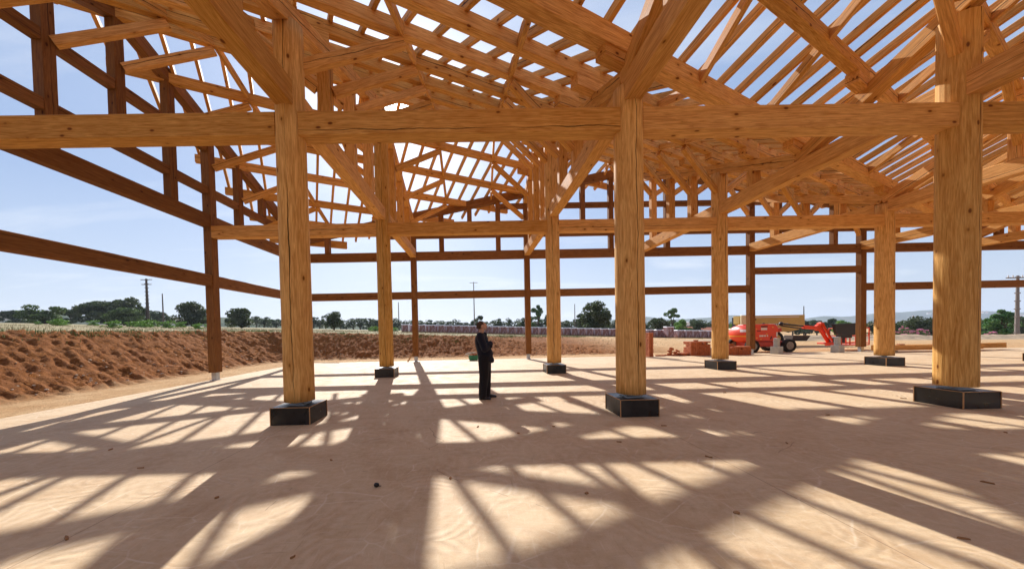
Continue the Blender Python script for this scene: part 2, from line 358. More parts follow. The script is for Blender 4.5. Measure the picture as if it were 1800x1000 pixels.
b = MB(); b.box((29.7, 4.2, -0.06), (60, 28.5, 0.12), ch=0.01); b.build('floor_slab', q.m, kind='structure')
#TERRAIN_END

# ------------------------------------------------------------------ timber hall
G = 6.0; SL = 0.392; RD = Vector((2, 1, 0)).normalized(); PD = Vector((-1, 2, 0)).normalized()
H0 = 6.48                                          # purlin centre height in the valleys
def fold(col, row):
    s = (row - col/2) % 3.0; return min(s, 3.0-s)  # 0 in a valley, 1.5 on a ridge
def HP(col, row): return H0 + SL*G*fold(col, row)
HALL = empty('timber_hall', (0, 0, 0), label='open timber frame hall of round log columns, beams and bare rafters on a pale slab', cat='building')
NC = 8; WX = -0.073                                 # columns 0..8, left wall line
M_STEEL = simple('steel_zinc', (0.45, 0.46, 0.47), 0.4, 0.5, 0.8)
M_FOOT = simple('concrete_foot', (0.45, 0.43, 0.39), 0.8, 0.2, 0, 0.2, 9, 0.2)
q = Nodes('black_form_ply', 0.38, 0.4); v = q.coord(); n = q.noise(v, 5, 5, 0.6)
q.color(q.mix(q.rng(n, 0.4, 0.75), (0.009, 0.008, 0.008), (0.026, 0.021, 0.018))); q.set(q.b.inputs['Roughness'], q.rng(n, 0.3, 0.7, 0.22, 0.5)); M_PLY = q.m
M_PLYE = simple('ply_edge', (0.45, 0.25, 0.11), 0.7)
def T(name, p0, p1, w, h, mat=M_WOOD, up=(0, 0, 1), parent=HALL, **k):
    t = TB(); t.timber(p0, p1, w, h, up, **{a: k.pop(a) for a in list(k) if a in ('ch', 'tint', 'seg')}); return t.build(name, mat, parent, **k)

# round columns on black plinths
for row in (0, 1, 2):
    for col in range(1, NC+1):
        x, y = col*G, row*G; top = HP(col, row)-0.17-0.24-0.3
        r = 0.247; fc = (col, row) == (3, 1)
        t = TB(); t.log(x, y, 0.36, min(top, HP(col, row)-0.45), r*(1.03 if fc else 1), n=22 if fc else 28, facet=fc); c = t.build('column', M_LOG, HALL, smooth=not fc)
        if fc: c['label'] = 'thickest looking column, hewn to flat facets, near the right edge'
        b = MB(); w = 0.347; hh = 0.30
        b.box((x, y, hh/2+0.001), (2*w-0.03, 2*w-0.03, hh), mi=0, ch=0.003)
        for sx, sy in ((1, 1), (1, -1), (-1, 1), (-1, -1)): b.box((x+sx*(w-0.0125), y+sy*(w-0.0125), hh/2), (0.013, 0.013, hh-0.004), mi=1)
        for sgn in (1, -1):
            b.box((x, y+sgn*(w-0.012), hh-0.0015), (2*w-0.05, 0.012, 0.008), mi=1); b.box((x+sgn*(w-0.012), y, hh-0.0015), (0.012, 2*w-0.05, 0.008), mi=1)
        b.build('plinth', [M_PLY, M_PLYE], c)
        b = MB(); b.box((x, y, 0.311), (0.30, 0.30, 0.016)); b.tube((x, y, 0.30), (x, y, 0.37), 0.07, n=16); b.box((x, y, 0.352), (0.22, 0.22, 0.014)); b.build('base_plate', M_STEEL, c)

# tie beams across (rows) and over (lines)
for row in (1, 2):
    for col in range(0, NC):
        x0 = col*G+0.20 if col else WX+0.15
        T('tie_beam', (x0, row*G, 5.19), ((col+1)*G-0.20, row*G, 5.19), 0.31, 0.41)
for col in range(1, NC+1):
    for row in (0, 1, 2):
        y1 = (row+1)*G-(0.20 if row < 2 else 0.13)
        T('long_beam', (col*G, row*G+0.20, 5.68), (col*G, y1, 5.68), 0.30, 0.42)

def arb_z(col, row): return HP(col, row)-0.17-0.2-0.16
def stud_rows(a, b): return [a + 0.25*i for i in range(int(round((b-a)/0.25))+1)]
# principal timbers following the roof along each column line, studs, corbels
for col in range(1, NC+1):
    brk = [r for r in [col/2 + 1.5*k for k in range(-8, 9)] if -0.5 < r < 3.0]
    ends = [-0.5] + brk + [3.0]
    for a, b_ in zip(ends[:-1], ends[1:]):
        if b_-a > 0.05: T('roof_beam', (col*G, a*G, arb_z(col, a)), (col*G, b_*G, arb_z(col, b_)), 0.26, 0.32)
    for row in stud_rows(0, 3.0):
        if row > 2.99: continue
        if abs(row-round(row)) > 0.01:
            z1 = arb_z(col, row)-0.17
            if z1-5.89 > 0.08: T('stud', (col*G, row*G, 5.892), (col*G, row*G, z1), 0.26, 0.26, up=(0, 1, 0))
        hp = HP(col, row); p = Vector((col*G, row*G, hp-0.1425-0.121))
        T('corbel', p-RD*0.66, p+RD*0.10, 0.22, 0.24)

# purlins, one per bay, each carried by two raking struts
def HPxy(x, y): return HP(x/G, y/G)
clip0, clipY1 = -2.2, 3.0*G+1.05
ks = [k*0.25 for k in range(-22, 13)]
for s in ks:
    for col in range(0, NC):
        r0 = s + col/2; r1 = r0 + 0.5
        if r1 < clip0 or r0 > 3.0+0.17: continue
        p0 = Vector((col*G, r0*G, 0)); p1 = Vector(((col+1)*G, r1*G, 0))
        if col == 0: p0 = p0 - RD*1.35
        if p1.y > clipY1: p1 = p0 + (p1-p0)*((clipY1-p0.y)/(p1.y-p0.y))
        if (p1-p0).length < 0.4: continue
        f = min(s % 3.0, 3.0-s % 3.0); z = H0 + SL*G*f
        valley = f < 0.01; w, h = (0.27, 0.36) if valley else (0.19, 0.285)
        p0.z = p1.z = z + (h-0.33)/2*0
        T('purlin', p0, p1, w, h)
        for e, sg in ((0, 1), (1, -1)):
            cc = col+e; rr = r0 + 0.5*e
            if cc == 0 or (rr >= 0 and rr <= 3.001):
                if rr > 3.001 or rr < 0 or f < 0.45: continue
                st = Vector((cc*G + (WX if cc == 0 else 0), rr*G, z-1.36)); en = Vector((cc*G, rr*G, z-0.24)) + RD*sg*2.06
                if en.y > 3*G-0.1 or en.y < -2: continue
                st = st + RD*sg*0.16
                T('strut', st, en, 0.15, 0.21)
# short braces between neighbouring purlins at the strut heads
for s in ks[:-1]:
    for col in range(0, NC):
        for e, sg in ((0, 1), (1, -1)):
            q0 = Vector(((col+e)*G, (s+(col+e)/2)*G, 0)) + RD*sg*2.06; q1 = q0 + Vector((0, 0.25*G, 0))
            if q0.y < -2 or q1.y > 3*G+0.9: continue
            if q0.x < 0: continue
            q0.z = HPxy(q0.x, q0.y)-0.02; q1.z = HPxy(q1.x, q1.y)-0.02; d = (q1-q0).normalized()
            T('roof_brace', q0+d*0.10, q1-d*0.10, 0.10, 0.20)

# rafters: on top of the purlins, square to the ridges
XA, XB, YA, YB = -1.25, NC*G+0.6, -13.0, 3*G+1.15
raf = []
vs_perp = SL*G/ (G*1.0)                            # height gained per metre of row direction
def perp_of(s): return (Vector((0, s*G, 0))).dot(PD)   # plan distance across the slopes for a fold position s
u0 = Vector((XA, YA, 0)).dot(RD)-1; u1 = Vector((XB, YB, 0)).dot(RD)+1
nr = int((u1-u0)/0.671)
for i in range(nr):
    u = i*0.671 + u0
    for k in range(-5, 3):
        va, vb = perp_of(1.5*k), perp_of(1.5*(k+1)); A = RD*u + PD*va; B = RD*u + PD*vb
        t0, t1 = 0.0, 1.0; dx, dy = B.x-A.x, B.y-A.y; ok = True
        for pp, qq in ((-dx, A.x-XA), (dx, XB-A.x), (-dy, A.y-YA), (dy, YB-A.y)):
            if abs(pp) < 1e-9:
                if qq < 0: ok = False
            else:
                t = qq/pp
                if pp < 0: t0 = max(t0, t)
                else: t1 = min(t1, t)
        if not ok or t1-t0 < 0.04: continue
        za = H0 + SL*G*fold(A.x/G, A.y/G + 1e-9); zb = H0 + SL*G*(1.5-fold(A.x/G, A.y/G+1e-9)) if True else 0
        za = H0 if k % 2 == 0 else H0+SL*G*1.5; zb = H0+SL*G*1.5 if k % 2 == 0 else H0
        P = A + (B-A)*t0; Q = A + (B-A)*t1; up_ = 0.1425+0.088
        P.z = za+(zb-za)*t0+up_; Q.z = za+(zb-za)*t1+up_; raf.append((P, Q))
def shown(P, Q):
    mid = (P+Q)/2; return (mid-CAM).length
def in_view(p):
    d = p-CAM; z = d.dot(F)
    if z < 0.3: return False
    u = 842.3+595.8*d.dot(R)/z; v_ = 595.5-595.8*d.dot(U)/z; return -40 < u < 1840 and -40 < v_ < 1000
raf = [(P, Q, sum(in_view(P.lerp(Q, t/6)) for t in range(7))) for P, Q in raf]
raf.sort(key=lambda r_: (r_[2] == 0, shown(r_[0], r_[1])))
rest = TB()
for i, (P, Q, n_) in enumerate(raf):
    if i < 100: T('rafter', P, Q, 0.095, 0.17)
    else: rest.timber(P, Q, 0.095, 0.17)
rest.build('rafters', M_WOOD, HALL, kind='stuff', label='remaining rafters over the far bays of the roof')

# left wall (line 0) and back wall (row 3), darker weathered timber
def wall_run(axis_, lines):
    pass
def wp(t, z, side):                                # a point on the left wall (t = row) or back wall (t = column)
    return Vector((WX, t*G, z)) if side == 'L' else Vector((t*G, 3*G-0.038, z))
def hw(t, side): return (HP(0, t)+0.10 if side == 'L' else HP(t, 3.0))
def rail(side, t0, t1, z, h=0.40, w=0.26):
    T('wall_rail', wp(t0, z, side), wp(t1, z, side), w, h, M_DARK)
def rails(side, n, skip=()):
    for i in range(n):
        e = 0.155/G
        if ('mid', i) not in skip: rail(side, i+e, i+1-e, 3.50, 0.38)
        else: rail(side, i+e, i+1-e, 4.45, 0.34)
        rail(side, i+e, i+1-e, 5.56, 0.44)
        sh_ = 0.0
        for z in (6.62, 8.1):
            for j in ((0, 1, 2, 3) if z > 7 else (0, 12, 3)):
                a, b_ = (i+j*0.25, i+(j+1)*0.25) if j != 12 else (i+0.25, i+0.75)
                a += sh_ if j else 0; b_ += sh_ if j != 3 else 0; lo = min(hw(a, side), hw(b_, side))
                if z+0.15 < lo-0.15: rail(side, a+0.135/G, b_-0.135/G, z, 0.26, 0.22)
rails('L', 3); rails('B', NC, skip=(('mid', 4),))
for side, n in (('L', 3), ('B', NC)):
    for i in range(n+1):
        if side == 'L' and i == 3: continue
        p = wp(i, 0, side); top = hw(i, side)-0.2
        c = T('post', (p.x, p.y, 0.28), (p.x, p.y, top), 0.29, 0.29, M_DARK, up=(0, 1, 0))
        b = MB(); b.box((p.x, p.y, 0.14), (0.17, 0.17, 0.278), ch=0.006); b.box((p.x, p.y, 0.008), (0.24, 0.24, 0.014)); b.build('post_shoe', M_STEEL, c)
    for i in range(n):
        for j in (1, 2, 3):
            t_ = i+0.25*j; z0 = 6.76 if j == 2 and hw(t_, side) > 7.05 else 5.785; p = wp(t_, 0, side); z1 = hw(t_, side)-0.2
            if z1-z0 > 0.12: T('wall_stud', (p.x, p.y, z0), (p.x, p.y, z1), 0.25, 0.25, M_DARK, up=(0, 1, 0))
    # rake beams under the rafters, broken at ridges and valleys
    if side == 'L': br = [-0.4, 0.0, 1.5, 3.0]
    else: br = [0.0, 3.0, 6.0, 8.0]
    for a, b_ in zip(br[:-1], br[1:]):
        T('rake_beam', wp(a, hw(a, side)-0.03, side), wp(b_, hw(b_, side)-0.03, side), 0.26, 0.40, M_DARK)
p = wp(3, 0, 'B')
#HALL_END
USE_HAZE = True

# ------------------------------------------------------------------ far setting
def tz(x, y): return float(terrain(np.array([float(x)]), np.array([float(y)]))[0])
q = Nodes('far_hills', 0.95, 0.05); v = q.coord()
n = q.noise(v, 0.012, 6, 0.7); n2 = q.noise(v, 0.05, 4, 0.7)
c = q.mix(q.rng(n2, 0.35, 0.65), (0.035, 0.055, 0.022), (0.085, 0.105, 0.045)); c = q.mix(q.rng(n, 0.56, 0.68), c, (0.30, 0.235, 0.15)); q.color(c); M_HILL = q.m
def ridge(name, pts, depth, base=-6):              # pts: x, y, height along the crest; a real hill with sloping flanks
    vs = []; fs = []; m_ = 14; n_ = len(pts)
    for (x, y, h) in pts:
        d = Vector((x-9, y, 0)).normalized()
        for j in range(m_+1):
            t = j/m_*2-1; hh = base + (h-base)*(0.5+0.5*math.cos(math.pi*t))
            w = 1+0.10*mn.noise(Vector((x*0.01, t*3, y*0.01))); p = Vector((x, y, 0)) + d*t*depth*w
            vs.append((p.x, p.y, hh*(1+0.05*mn.noise(Vector((p.x*0.02, p.y*0.02, 0))))))
    for i in range(n_-1):
        for j in range(m_): a = i*(m_+1)+j; fs.append((a, a+m_+1, a+m_+2, a+1))
    me = bpy.data.meshes.new(name); me.from_pydata(vs, [], fs); return link(name, me, M_HILL, kind='structure', smooth=True)
def crest(x0, y0, x1, y1, prof, n=60, amp=2.0, seed=0):
    out_ = []
    for i in range(n+1):
        t = i/n; k = t*(len(prof)-1); a = int(min(k, len(prof)-2)); h = prof[a] + (prof[a+1]-prof[a])*(0.5-0.5*math.cos(math.pi*(k-a)))
        x = x0+(x1-x0)*t; out_.append((x, y0+(y1-y0)*t, h + amp*(mn.noise(Vector((t*9+seed, 0, 0)))+0.5*mn.noise(Vector((t*31+seed, 1, 0))))))
    return out_
ridge('wooded_hill', crest(-1100, 520, -60, 640, (64, 52, 46, 44, 38, 36, 30, 18, 6)), 230)
ridge('hills', crest(900, 2700, 2900, 2500, (30, 74, 88, 62, 70, 84, 66, 44, 62, 40), amp=5, seed=4), 500)
ridge('far_hill', crest(2650, 2700, 5200, 2500, (20, 60, 84, 92, 78, 62, 56, 40, 34), amp=5, seed=8), 520)
M_WHITE = simple('lime_white', (0.78, 0.75, 0.70), 0.8, 0.2, 0, 0.06)
M_TILE = simple('roof_tile', (0.46, 0.17, 0.09), 0.85, 0.2, 0, 0.25, 3)
def village():
    for i in range(34):
        t = random.random(); x = 3150+t*900; y = 2590-random.uniform(40, 330); d = (2600-y)/520.0
        top = 20+70*math.exp(-((t-0.42)/0.45)**2); z = -6+(top+6)*(0.5+0.5*math.cos(math.pi*min(1, d*1.02)))
        w = random.uniform(9, 20); b = MB(); b.box((0, 0, 3.5), (w, 9, 9)); e = empty('village_house', (x, y, z), random.uniform(-.5, .5), group='white houses of the hilltop village',
              label='tiny white house of the village on the far blue hill', cat='house')
        b.build('wall', M_WHITE, e); b = MB(); b.prism([(-w/2-.6, 8), (w/2+.6, 8), (0, 11)], -5, 5); b.build('roof', M_TILE, e)
village()

# trees: limbs plus clumps of leaf-sized faces
def leaf_mat(name, a, b_, c_):
    q = Nodes(name, 0.6, 0.25); r_ = q.attr('lv').outputs['Fac']
    q.color(q.mix(q.rng(r_, 0.5, 1), q.mix(q.rng(r_, 0, 0.5), a, b_), c_))
    q.b.inputs['Subsurface Weight'].default_value = 0.0
    tr = q.n('ShaderNodeBsdfTranslucent'); q.set(tr.inputs[0], (b_[0]*1.2, b_[1]*1.4, b_[2]*0.8, 1)); mxs = q.n('ShaderNodeMixShader'); mxs.inputs[0].default_value = 0.22
    q.t.links.new(q.b.outputs[0], mxs.inputs[1]); q.t.links.new(tr.outputs[0], mxs.inputs[2]); q.t.links.new(mxs.outputs[0], q.o.inputs[0]); return q.m
LM = [leaf_mat('leaf_dark', (0.030, 0.046, 0.022), (0.055, 0.078, 0.034), (0.10, 0.125, 0.055)),
      leaf_mat('leaf_olive', (0.055, 0.080, 0.032), (0.095, 0.130, 0.052), (0.16, 0.19, 0.085)),
      leaf_mat('leaf_oak', (0.032, 0.045, 0.020), (0.065, 0.080, 0.036), (0.13, 0.135, 0.070)),
      leaf_mat('leaf_poplar', (0.06, 0.10, 0.045), (0.10, 0.16, 0.07), (0.17, 0.24, 0.11)),
      leaf_mat('leaf_fresh', (0.07, 0.14, 0.025), (0.13, 0.23, 0.045), (0.22, 0.33, 0.08)),
      leaf_mat('leaf_young', (0.045, 0.11, 0.035), (0.08, 0.17, 0.055), (0.15, 0.26, 0.09))]
M_BARK = simple('bark', (0.10, 0.075, 0.055), 0.9, 0.1, 0, 0.3, 4, 0.4)
M_PINK = simple('blossom', (0.62, 0.20, 0.30), 0.7, 0.2, 0, 0.2, 30)
def crown_mesh(name, H, Wd, kind, nleaf, lsz, seed):
    r_ = np.random.default_rng(seed); low = {0: .04, 1: .02, 2: .06, 3: .03, 4: .03, 5: .18}[kind]
    cl = []
    ncl = {0: 20, 1: 26, 2: 32, 3: 30, 4: 18, 5: 30}[kind]
    for i in range(ncl):
        ph = r_.uniform(0, 2*math.pi); t = r_.uniform(0, 1)
        if kind in (3, 5):
            z = low+ (1-low)*t*0.93; rad = 0.95*(math.sin(math.pi*min(1, 0.30+0.66*t))**0.7)*r_.uniform(0.25, 0.85); s_ = r_.uniform(.20, .36)*(1-0.35*t)
        else:
            z = low+0.08+(0.82-low)*t**0.85; rad = math.sqrt(max(0.02, 1-abs((z-0.38)/0.64)**2.4))*r_.uniform(0.10, 0.80); s_ = r_.uniform(.22, .36)
        cl.append((math.cos(ph)*rad*Wd, math.sin(ph)*rad*Wd, z*H, s_*Wd, s_*min(H*0.62, Wd)*0.75))
    C = np.array(cl); k = r_.integers(0, ncl, nleaf); d = r_.normal(size=(nleaf, 3)); d /= np.linalg.norm(d, axis=1)[:, None]
    rr = r_.uniform(0.35, 1.06, nleaf)**0.5; P = C[k, :3] + d*np.stack([C[k, 3], C[k, 3], C[k, 4]], 1)*rr[:, None]
    P[:, 2] = np.clip(P[:, 2], 0.04*H, None)
    a = r_.normal(size=(nleaf, 3)); a /= np.linalg.norm(a, axis=1)[:, None]; b_ = np.cross(a, r_.normal(size=(nleaf, 3))); b_ /= np.linalg.norm(b_, axis=1)[:, None]
    s_ = (lsz*r_.uniform(0.6, 1.4, nleaf))[:, None]; V = np.stack([P-a*s_, P-b_*s_*.6, P+a*s_, P+b_*s_*.6], 1).reshape(-1, 3)
    me = bpy.data.meshes.new(name); me.vertices.add(len(V)); me.vertices.foreach_set('co', V.ravel()); me.loops.add(len(V)); me.loops.foreach_set('vertex_index', np.arange(len(V), dtype=np.int32))
    me.polygons.add(nleaf); me.polygons.foreach_set('loop_start', np.arange(0, len(V), 4, dtype=np.int32)); me.update()
    lv = np.repeat(np.clip(r_.normal(0.45, 0.22, nleaf)+0.25*(r_.random(ncl)[k]-0.5), 0, 1), 4); at = me.attributes.new('lv', 'FLOAT', 'POINT'); at.data.foreach_set('value', lv.astype(np.float32))
    return me, C
def trunk_mb(H, Wd, C, kind):
    b = MB(); r0 = 0.035*H+0.05; f = Vector((0, 0, H*0.3)); b.tube((0, 0, -0.3), (0.04*Wd, 0, H*0.3), r0, r0*0.7, 8)
    for c in C[:8]: b.tube((0.04*Wd, 0, H*0.28), (c[0]*0.8, c[1]*0.8, c[2]*0.95), r0*0.45, r0*0.12, 6)
    return b
def tree(name, x, y, H, Wd, kind, n, label, group=None, lsz=None, cat='tree'):
    e = empty(name, (x, y, tz(x, y)), label=label, cat=cat, group=group)
    me, C = crown_mesh('crown', H, Wd, kind, n, lsz or max(0.10, 0.045*math.sqrt(H*Wd)), random.randint(0, 9999)); link('crown', me, LM[kind], e)
    trunk_mb(H, Wd, C, kind).build('trunk', M_BARK, e, smooth=True); return e
TREES = [(-151.1, 120, 5.75, 4.33, 0), (-78.5, 70, 3.69, 3.8, 1), (-120.4, 110, 4.98, 2.89, 0), (-89.6, 92, 6.28, 6.97, 2), (-88.2, 96, 7.59, 4.74, 2), (-68.7, 76, 3.85, 4.13, 1), (-71.6, 84, 4.33, 1.8, 0), (-102.1, 120, 5.57, 3.95, 0), (-61.9, 86, 5.94, 4.83, 2), (-69.0, 110, 5.08, 2.18, 0), (-41.5, 74, 4.31, 3.31, 2), (-19.9, 70, 3.81, 2.33, 2), (10.3, 90, 4.73, 1.35, 0), (24.8, 85, 7.47, 2.42, 3), (27.5, 80, 5.28, 2.14, 0), (22.7, 90, 4.25, 2.11, 0), (33.0, 75, 5.12, 1.51, 0), (31.8, 62, 6.52, 3.54, 2), (43.0, 62, 3.56, 2.29, 2), (58.9, 85, 7.64, 2.71, 3), (55.3, 75, 3.96, 2.4, 4), (68.6, 90, 4.46, 2.42, 0), (82.6, 100, 5.32, 2.19, 0), (70.4, 80, 3.73, 1.62, 4), (113.2, 110, 5.36, 2.41, 0), (125.4, 118, 5.16, 2.79, 0), (123.3, 112, 5.3, 2.65, 0), (131.8, 116, 5.41, 3.13, 0), (89.1, 72, 4.37, 2.44, 4), (117.2, 85, 3.47, 2.3, 2), (127.6, 90, 3.71, 3.05, 2), (123.8, 84, 3.07, 2.56, 2), (131.7, 80, 2.08, 1.9, 0), (133.0, 76, 1.86, 1.94, 2), (78.8, 44, 4.14, 2.03, 5), (143.7, 90, 2.0, 2.14, 0)]
LINE = [(-86.6, 144.5, 4.33, 2.11), (-93.5, 160.0, 5.66, 1.87), (-80.8, 145.4, 4.87, 2.88), (-91.8, 168.5, 5.5, 2.84), (-84.4, 160.4, 4.65, 2.55), (-81.7, 161.9, 5.92, 2.89), (-70.3, 147.1, 5.39, 2.76), (-76.3, 163.8, 4.9, 2.86), (-65.9, 150.8, 4.61, 2.3), (-71.4, 170.2, 6.46, 2.16), (-70.2, 173.6, 6.12, 2.91), (-59.0, 155.3, 5.51, 2.25), (-57.2, 158.4, 4.95, 2.73), (-57.7, 169.3, 5.27, 2.9), (-55.0, 169.4, 5.36, 3.24), (-49.4, 163.6, 6.33, 3.03), (-40.2, 146.4, 5.92, 2.74), (-34.2, 138.5, 4.77, 2.08), (-34.4, 146.8, 5.12, 2.77), (-35.7, 159.6, 6.65, 2.81), (-35.7, 170.2, 5.72, 2.69), (-26.0, 147.4, 6.25, 2.45), (-22.8, 142.9, 5.68, 2.39), (-19.2, 136.7, 4.58, 1.95), (-22.1, 170.9, 6.48, 2.64), (-17.0, 160.8, 5.85, 2.62), (-15.3, 172.6, 6.46, 2.63), (-8.1, 144.5, 5.79, 2.86), (-6.5, 156.9, 6.72, 2.37), (-1.6, 135.8, 5.16, 2.3), (-1.0, 160.1, 6.29, 2.77), (1.8, 163.3, 6.06, 1.93), (4.3, 162.0, 5.73, 2.23), (7.6, 158.7, 6.59, 2.33), (10.3, 149.8, 5.91, 2.12), (13.6, 165.9, 7.44, 2.72), (16.4, 147.4, 6.43, 2.71), (18.6, 142.5, 5.99, 2.49), (21.3, 147.9, 6.39, 2.75), (26.4, 169.2, 7.57, 2.45), (30.1, 170.4, 7.25, 2.31), (30.9, 156.2, 7.08, 2.87), (32.3, 142.3, 6.43, 2.62), (39.9, 167.3, 7.45, 2.13), (42.8, 166.8, 7.58, 2.43), (42.7, 151.8, 6.8, 2.94), (41.3, 135.2, 5.48, 2.57), (49.2, 152.4, 6.19, 2.96), (55.3, 164.8, 6.85, 2.84), (53.2, 146.6, 6.87, 1.99), (59.3, 158.5, 7.51, 2.93), (65.9, 171.1, 7.44, 3.32), (70.0, 171.0, 7.68, 2.02), (62.8, 141.9, 6.91, 2.45), (69.6, 151.6, 6.51, 2.55), (69.7, 145.1, 6.41, 2.28), (74.8, 149.1, 7.52, 2.41), (74.9, 141.9, 6.48, 2.76), (90.9, 167.9, 8.72, 2.85), (79.2, 137.0, 7.03, 1.92), (89.9, 151.9, 7.46, 2.77), (84.1, 137.2, 7.3, 1.75), (107.0, 174.0, 7.16, 2.17), (95.2, 147.6, 7.43, 2.17), (104.9, 158.5, 7.47, 2.11), (96.3, 140.0, 6.82, 2.48), (97.9, 138.2, 7.21, 2.06), (119.4, 166.3, 7.31, 3.07), (113.4, 152.3, 7.0, 2.42), (116.5, 151.8, 6.46, 2.37), (122.5, 156.4, 6.43, 1.93), (122.4, 152.0, 6.04, 2.98), (139.6, 170.9, 6.26, 2.39), (118.8, 139.9, 5.79, 2.43), (143.8, 166.7, 6.14, 2.99), (124.5, 139.1, 5.81, 1.64), (149.4, 166.0, 6.84, 2.08), (155.8, 170.2, 6.6, 2.04), (133.1, 139.9, 5.17, 2.44), (166.6, 173.1, 5.69, 3.2), (162.4, 165.7, 5.64, 2.95), (164.5, 165.0, 4.88, 2.03), (160.5, 157.6, 4.88, 2.18), (150.9, 145.0, 4.98, 2.63), (158.4, 149.7, 5.22, 2.21), (149.8, 138.3, 4.87, 2.77), (180.0, 164.9, 5.49, 2.91), (180.7, 162.0, 4.79, 2.57), (193.9, 170.9, 5.3, 2.16), (198.7, 171.7, 4.58, 2.67)]
KL = {0: 'dark_tree', 1: 'olive_tree', 2: 'oak_tree', 3: 'poplar_tree', 4: 'leafy_bush', 5: 'young_tree'}
TL = ['small dark tree at the far left end of the tree line', 'broad olive green bushy tree left of the big oak, behind the red bank', 'small dark tree in the gap left of the big oak',
 'big spreading dark oak, widest of the trees behind the red bank', 'tall dark oak crown just behind the widest oak', 'lighter grey green oak in front of the big dark oak, beside the lattice pole', 'small dark tree under the lattice power pole',
 'dark tree behind the short bare pole', 'wide dark oak left of the weathered wall post, behind yellow green bushes', 'small dark tree just behind the weathered wall post', 'round dark oak between the wall post and the first round column',
 'round dark tree seen between the first two round columns', 'small round tree right behind the head of the standing man', 'loose pale poplar with gaps in its crown, left of the second row column', 'dark tree just right of the pale poplar', 'low dark tree at the left foot of the pale poplar',
 'low dark tree left of the big dark round tree', 'big dark round tree just left of the middle front column', 'dark round bush in front of the pale poplar by the farmhouse', 'tall pale poplar behind the farmhouse roofs', 'bright green bush at the left end of the farmhouse', 'dark tree behind the white water tank',
 'dark tree right of the second row column by the farmhouse', 'bright low bush behind the orange lift', 'dark tree behind the raised end of the yellow boom', 'dark rounded tree just right of the yellow boom', 'dark tree above the joint of the red lift arm', 'dark tree over the black console of the lift basket', 'bright green broad tree behind the lift basket',
 'dark olive oak right of the far door post', 'broad dark oak under the distant village', 'dark oak just left of the thickest column', 'small dark tree just right of the thickest column', 'dark oak at the right edge below the concrete pole', 'young bright green tree with a straight trunk beside the concrete pole', 'dark tree behind the young bright green tree']
assert len(TREES) == len(TL)
for (x, y, H, Wd, k), lb in zip(TREES, TL):
    tree(KL[k], x, y, max(1.2, H), Wd, k, int(min(7000, 1500+330*H*Wd)) if k != 3 else 3200, lb)
for i_, u_ in enumerate(range(1556, 1810, 19)):
    y = 72 + random.uniform(-6, 8); k_ = (u_-842)/595.8+0.01; x = 9.2+k_*y; kd_ = (2, 1, 2, 0)[i_ % 4]
    tree(KL[kd_], x, y, random.uniform(4.0, 5.0), random.uniform(2.6, 3.6), kd_, 3200, 'dark tree of the belt below the distant village', 'belt of trees below the village')
protos = []
for i, (x, y, H, Wd) in enumerate(LINE):
    Wd *= random.uniform(1.15, 1.7); H *= random.uniform(0.70, 1.05)
    if i < 5:
        e = tree('tree_line_oak', x, y, 6.0, 2.7, (0, 2, 0, 2, 0)[i], 1300, 'dark tree in the distant tree line along the horizon', 'trees of the distant tree line', lsz=0.22); protos.append(e)
        e.scale = (Wd/2.7, Wd/2.7, H/6.0)
    else:
        p_ = protos[random.randrange(5)]; e = p_.copy(); COL.objects.link(e); e.location = (x, y, tz(x, y)); e.rotation_euler = (0, 0, random.uniform(0, 6.28)); e.scale = (Wd/2.7, Wd/2.7, H/6.0)
        for ch in p_.children: c = ch.copy(); COL.objects.link(c); c.parent = e
# oleanders and low bushes
OLE = [(62.9, 42, 1.7, 'pink flowered oleander right of the far door post, leftmost of the row'), (66.8, 43, 1.45, 'pink flowered oleander beside the thickest column, under the distant village'), (64.9, 42.5, 1.2, 'small oleander between two taller ones right of the far door post'), (76.1, 43, 1.15, 'pink flowered oleander left of the young green tree'), (80.7, 44, 1.1, 'pink flowered oleander right of the young tree, nearest the concrete pole')]
def bush(name, x, y, H, Wd, kind, n, label, group, pink=False, lsz=0.06, cat='bush'):
    e = empty(name, (x, y, tz(x, y)), label=label, cat=cat, group=group); me, C = crown_mesh('foliage', H, Wd, kind, n, lsz, random.randint(0, 9999)); link('foliage', me, LM[kind], e)
    b = MB()
    for c in C[:6]: b.tube((0, 0, -0.1), (c[0]*.7, c[1]*.7, c[2]), 0.02, 0.01, 5)
    b.build('stem', M_BARK, e)
    if pink:
        b = MB()
        for c in C:
            for _ in range(5): b.ball((c[0]+random.uniform(-.12, .12), c[1]+random.uniform(-.12, .12), c[2]+c[4]*0.8), random.uniform(.04, .08), 5, 4)
        b.build('flowers', M_PINK, e)
    return e
for x, y, H, lb in ((OLE[0]), (OLE[1]), (OLE[2]), (OLE[3]), (OLE[4])):
    bush('oleander', x, y, H, 0.62*H, 5, 900, lb, 'oleanders with pink flowers', True)
bp = None
for i in range(46):
    far_ = i >= 22
    x = random.uniform(-60, -9) if not far_ else random.uniform(-14, 14); y = (random.uniform(20, 60) if not far_ else random.uniform(56, 78)) 
    if not far_ and i < 9: x, y = ((-36, 37), (-37.5, 38.5), (-39, 40), (-27.5, 38), (-28.6, 39), (-30, 40), (-31.4, 40.5), (-50, 40), (-24, 37))[i]
    if i < 3 or bp is None:
        e = bush('low_bush', x, y, 0.8, 0.7, 4, 420, 'low green bush dotted over the dry field behind the red bank', 'low bushes of the dry field', lsz=0.07); bp = e
    else:
        e = bp.copy(); COL.objects.link(e); e.location = (x, y, tz(x, y)); e.rotation_euler = (0, 0, random.uniform(0, 6))
        for ch in bp.children: c = ch.copy(); COL.objects.link(c); c.parent = e
    s_ = random.uniform(0.5, 1.25); e.scale = (s_*1.2, s_*1.2, s_)

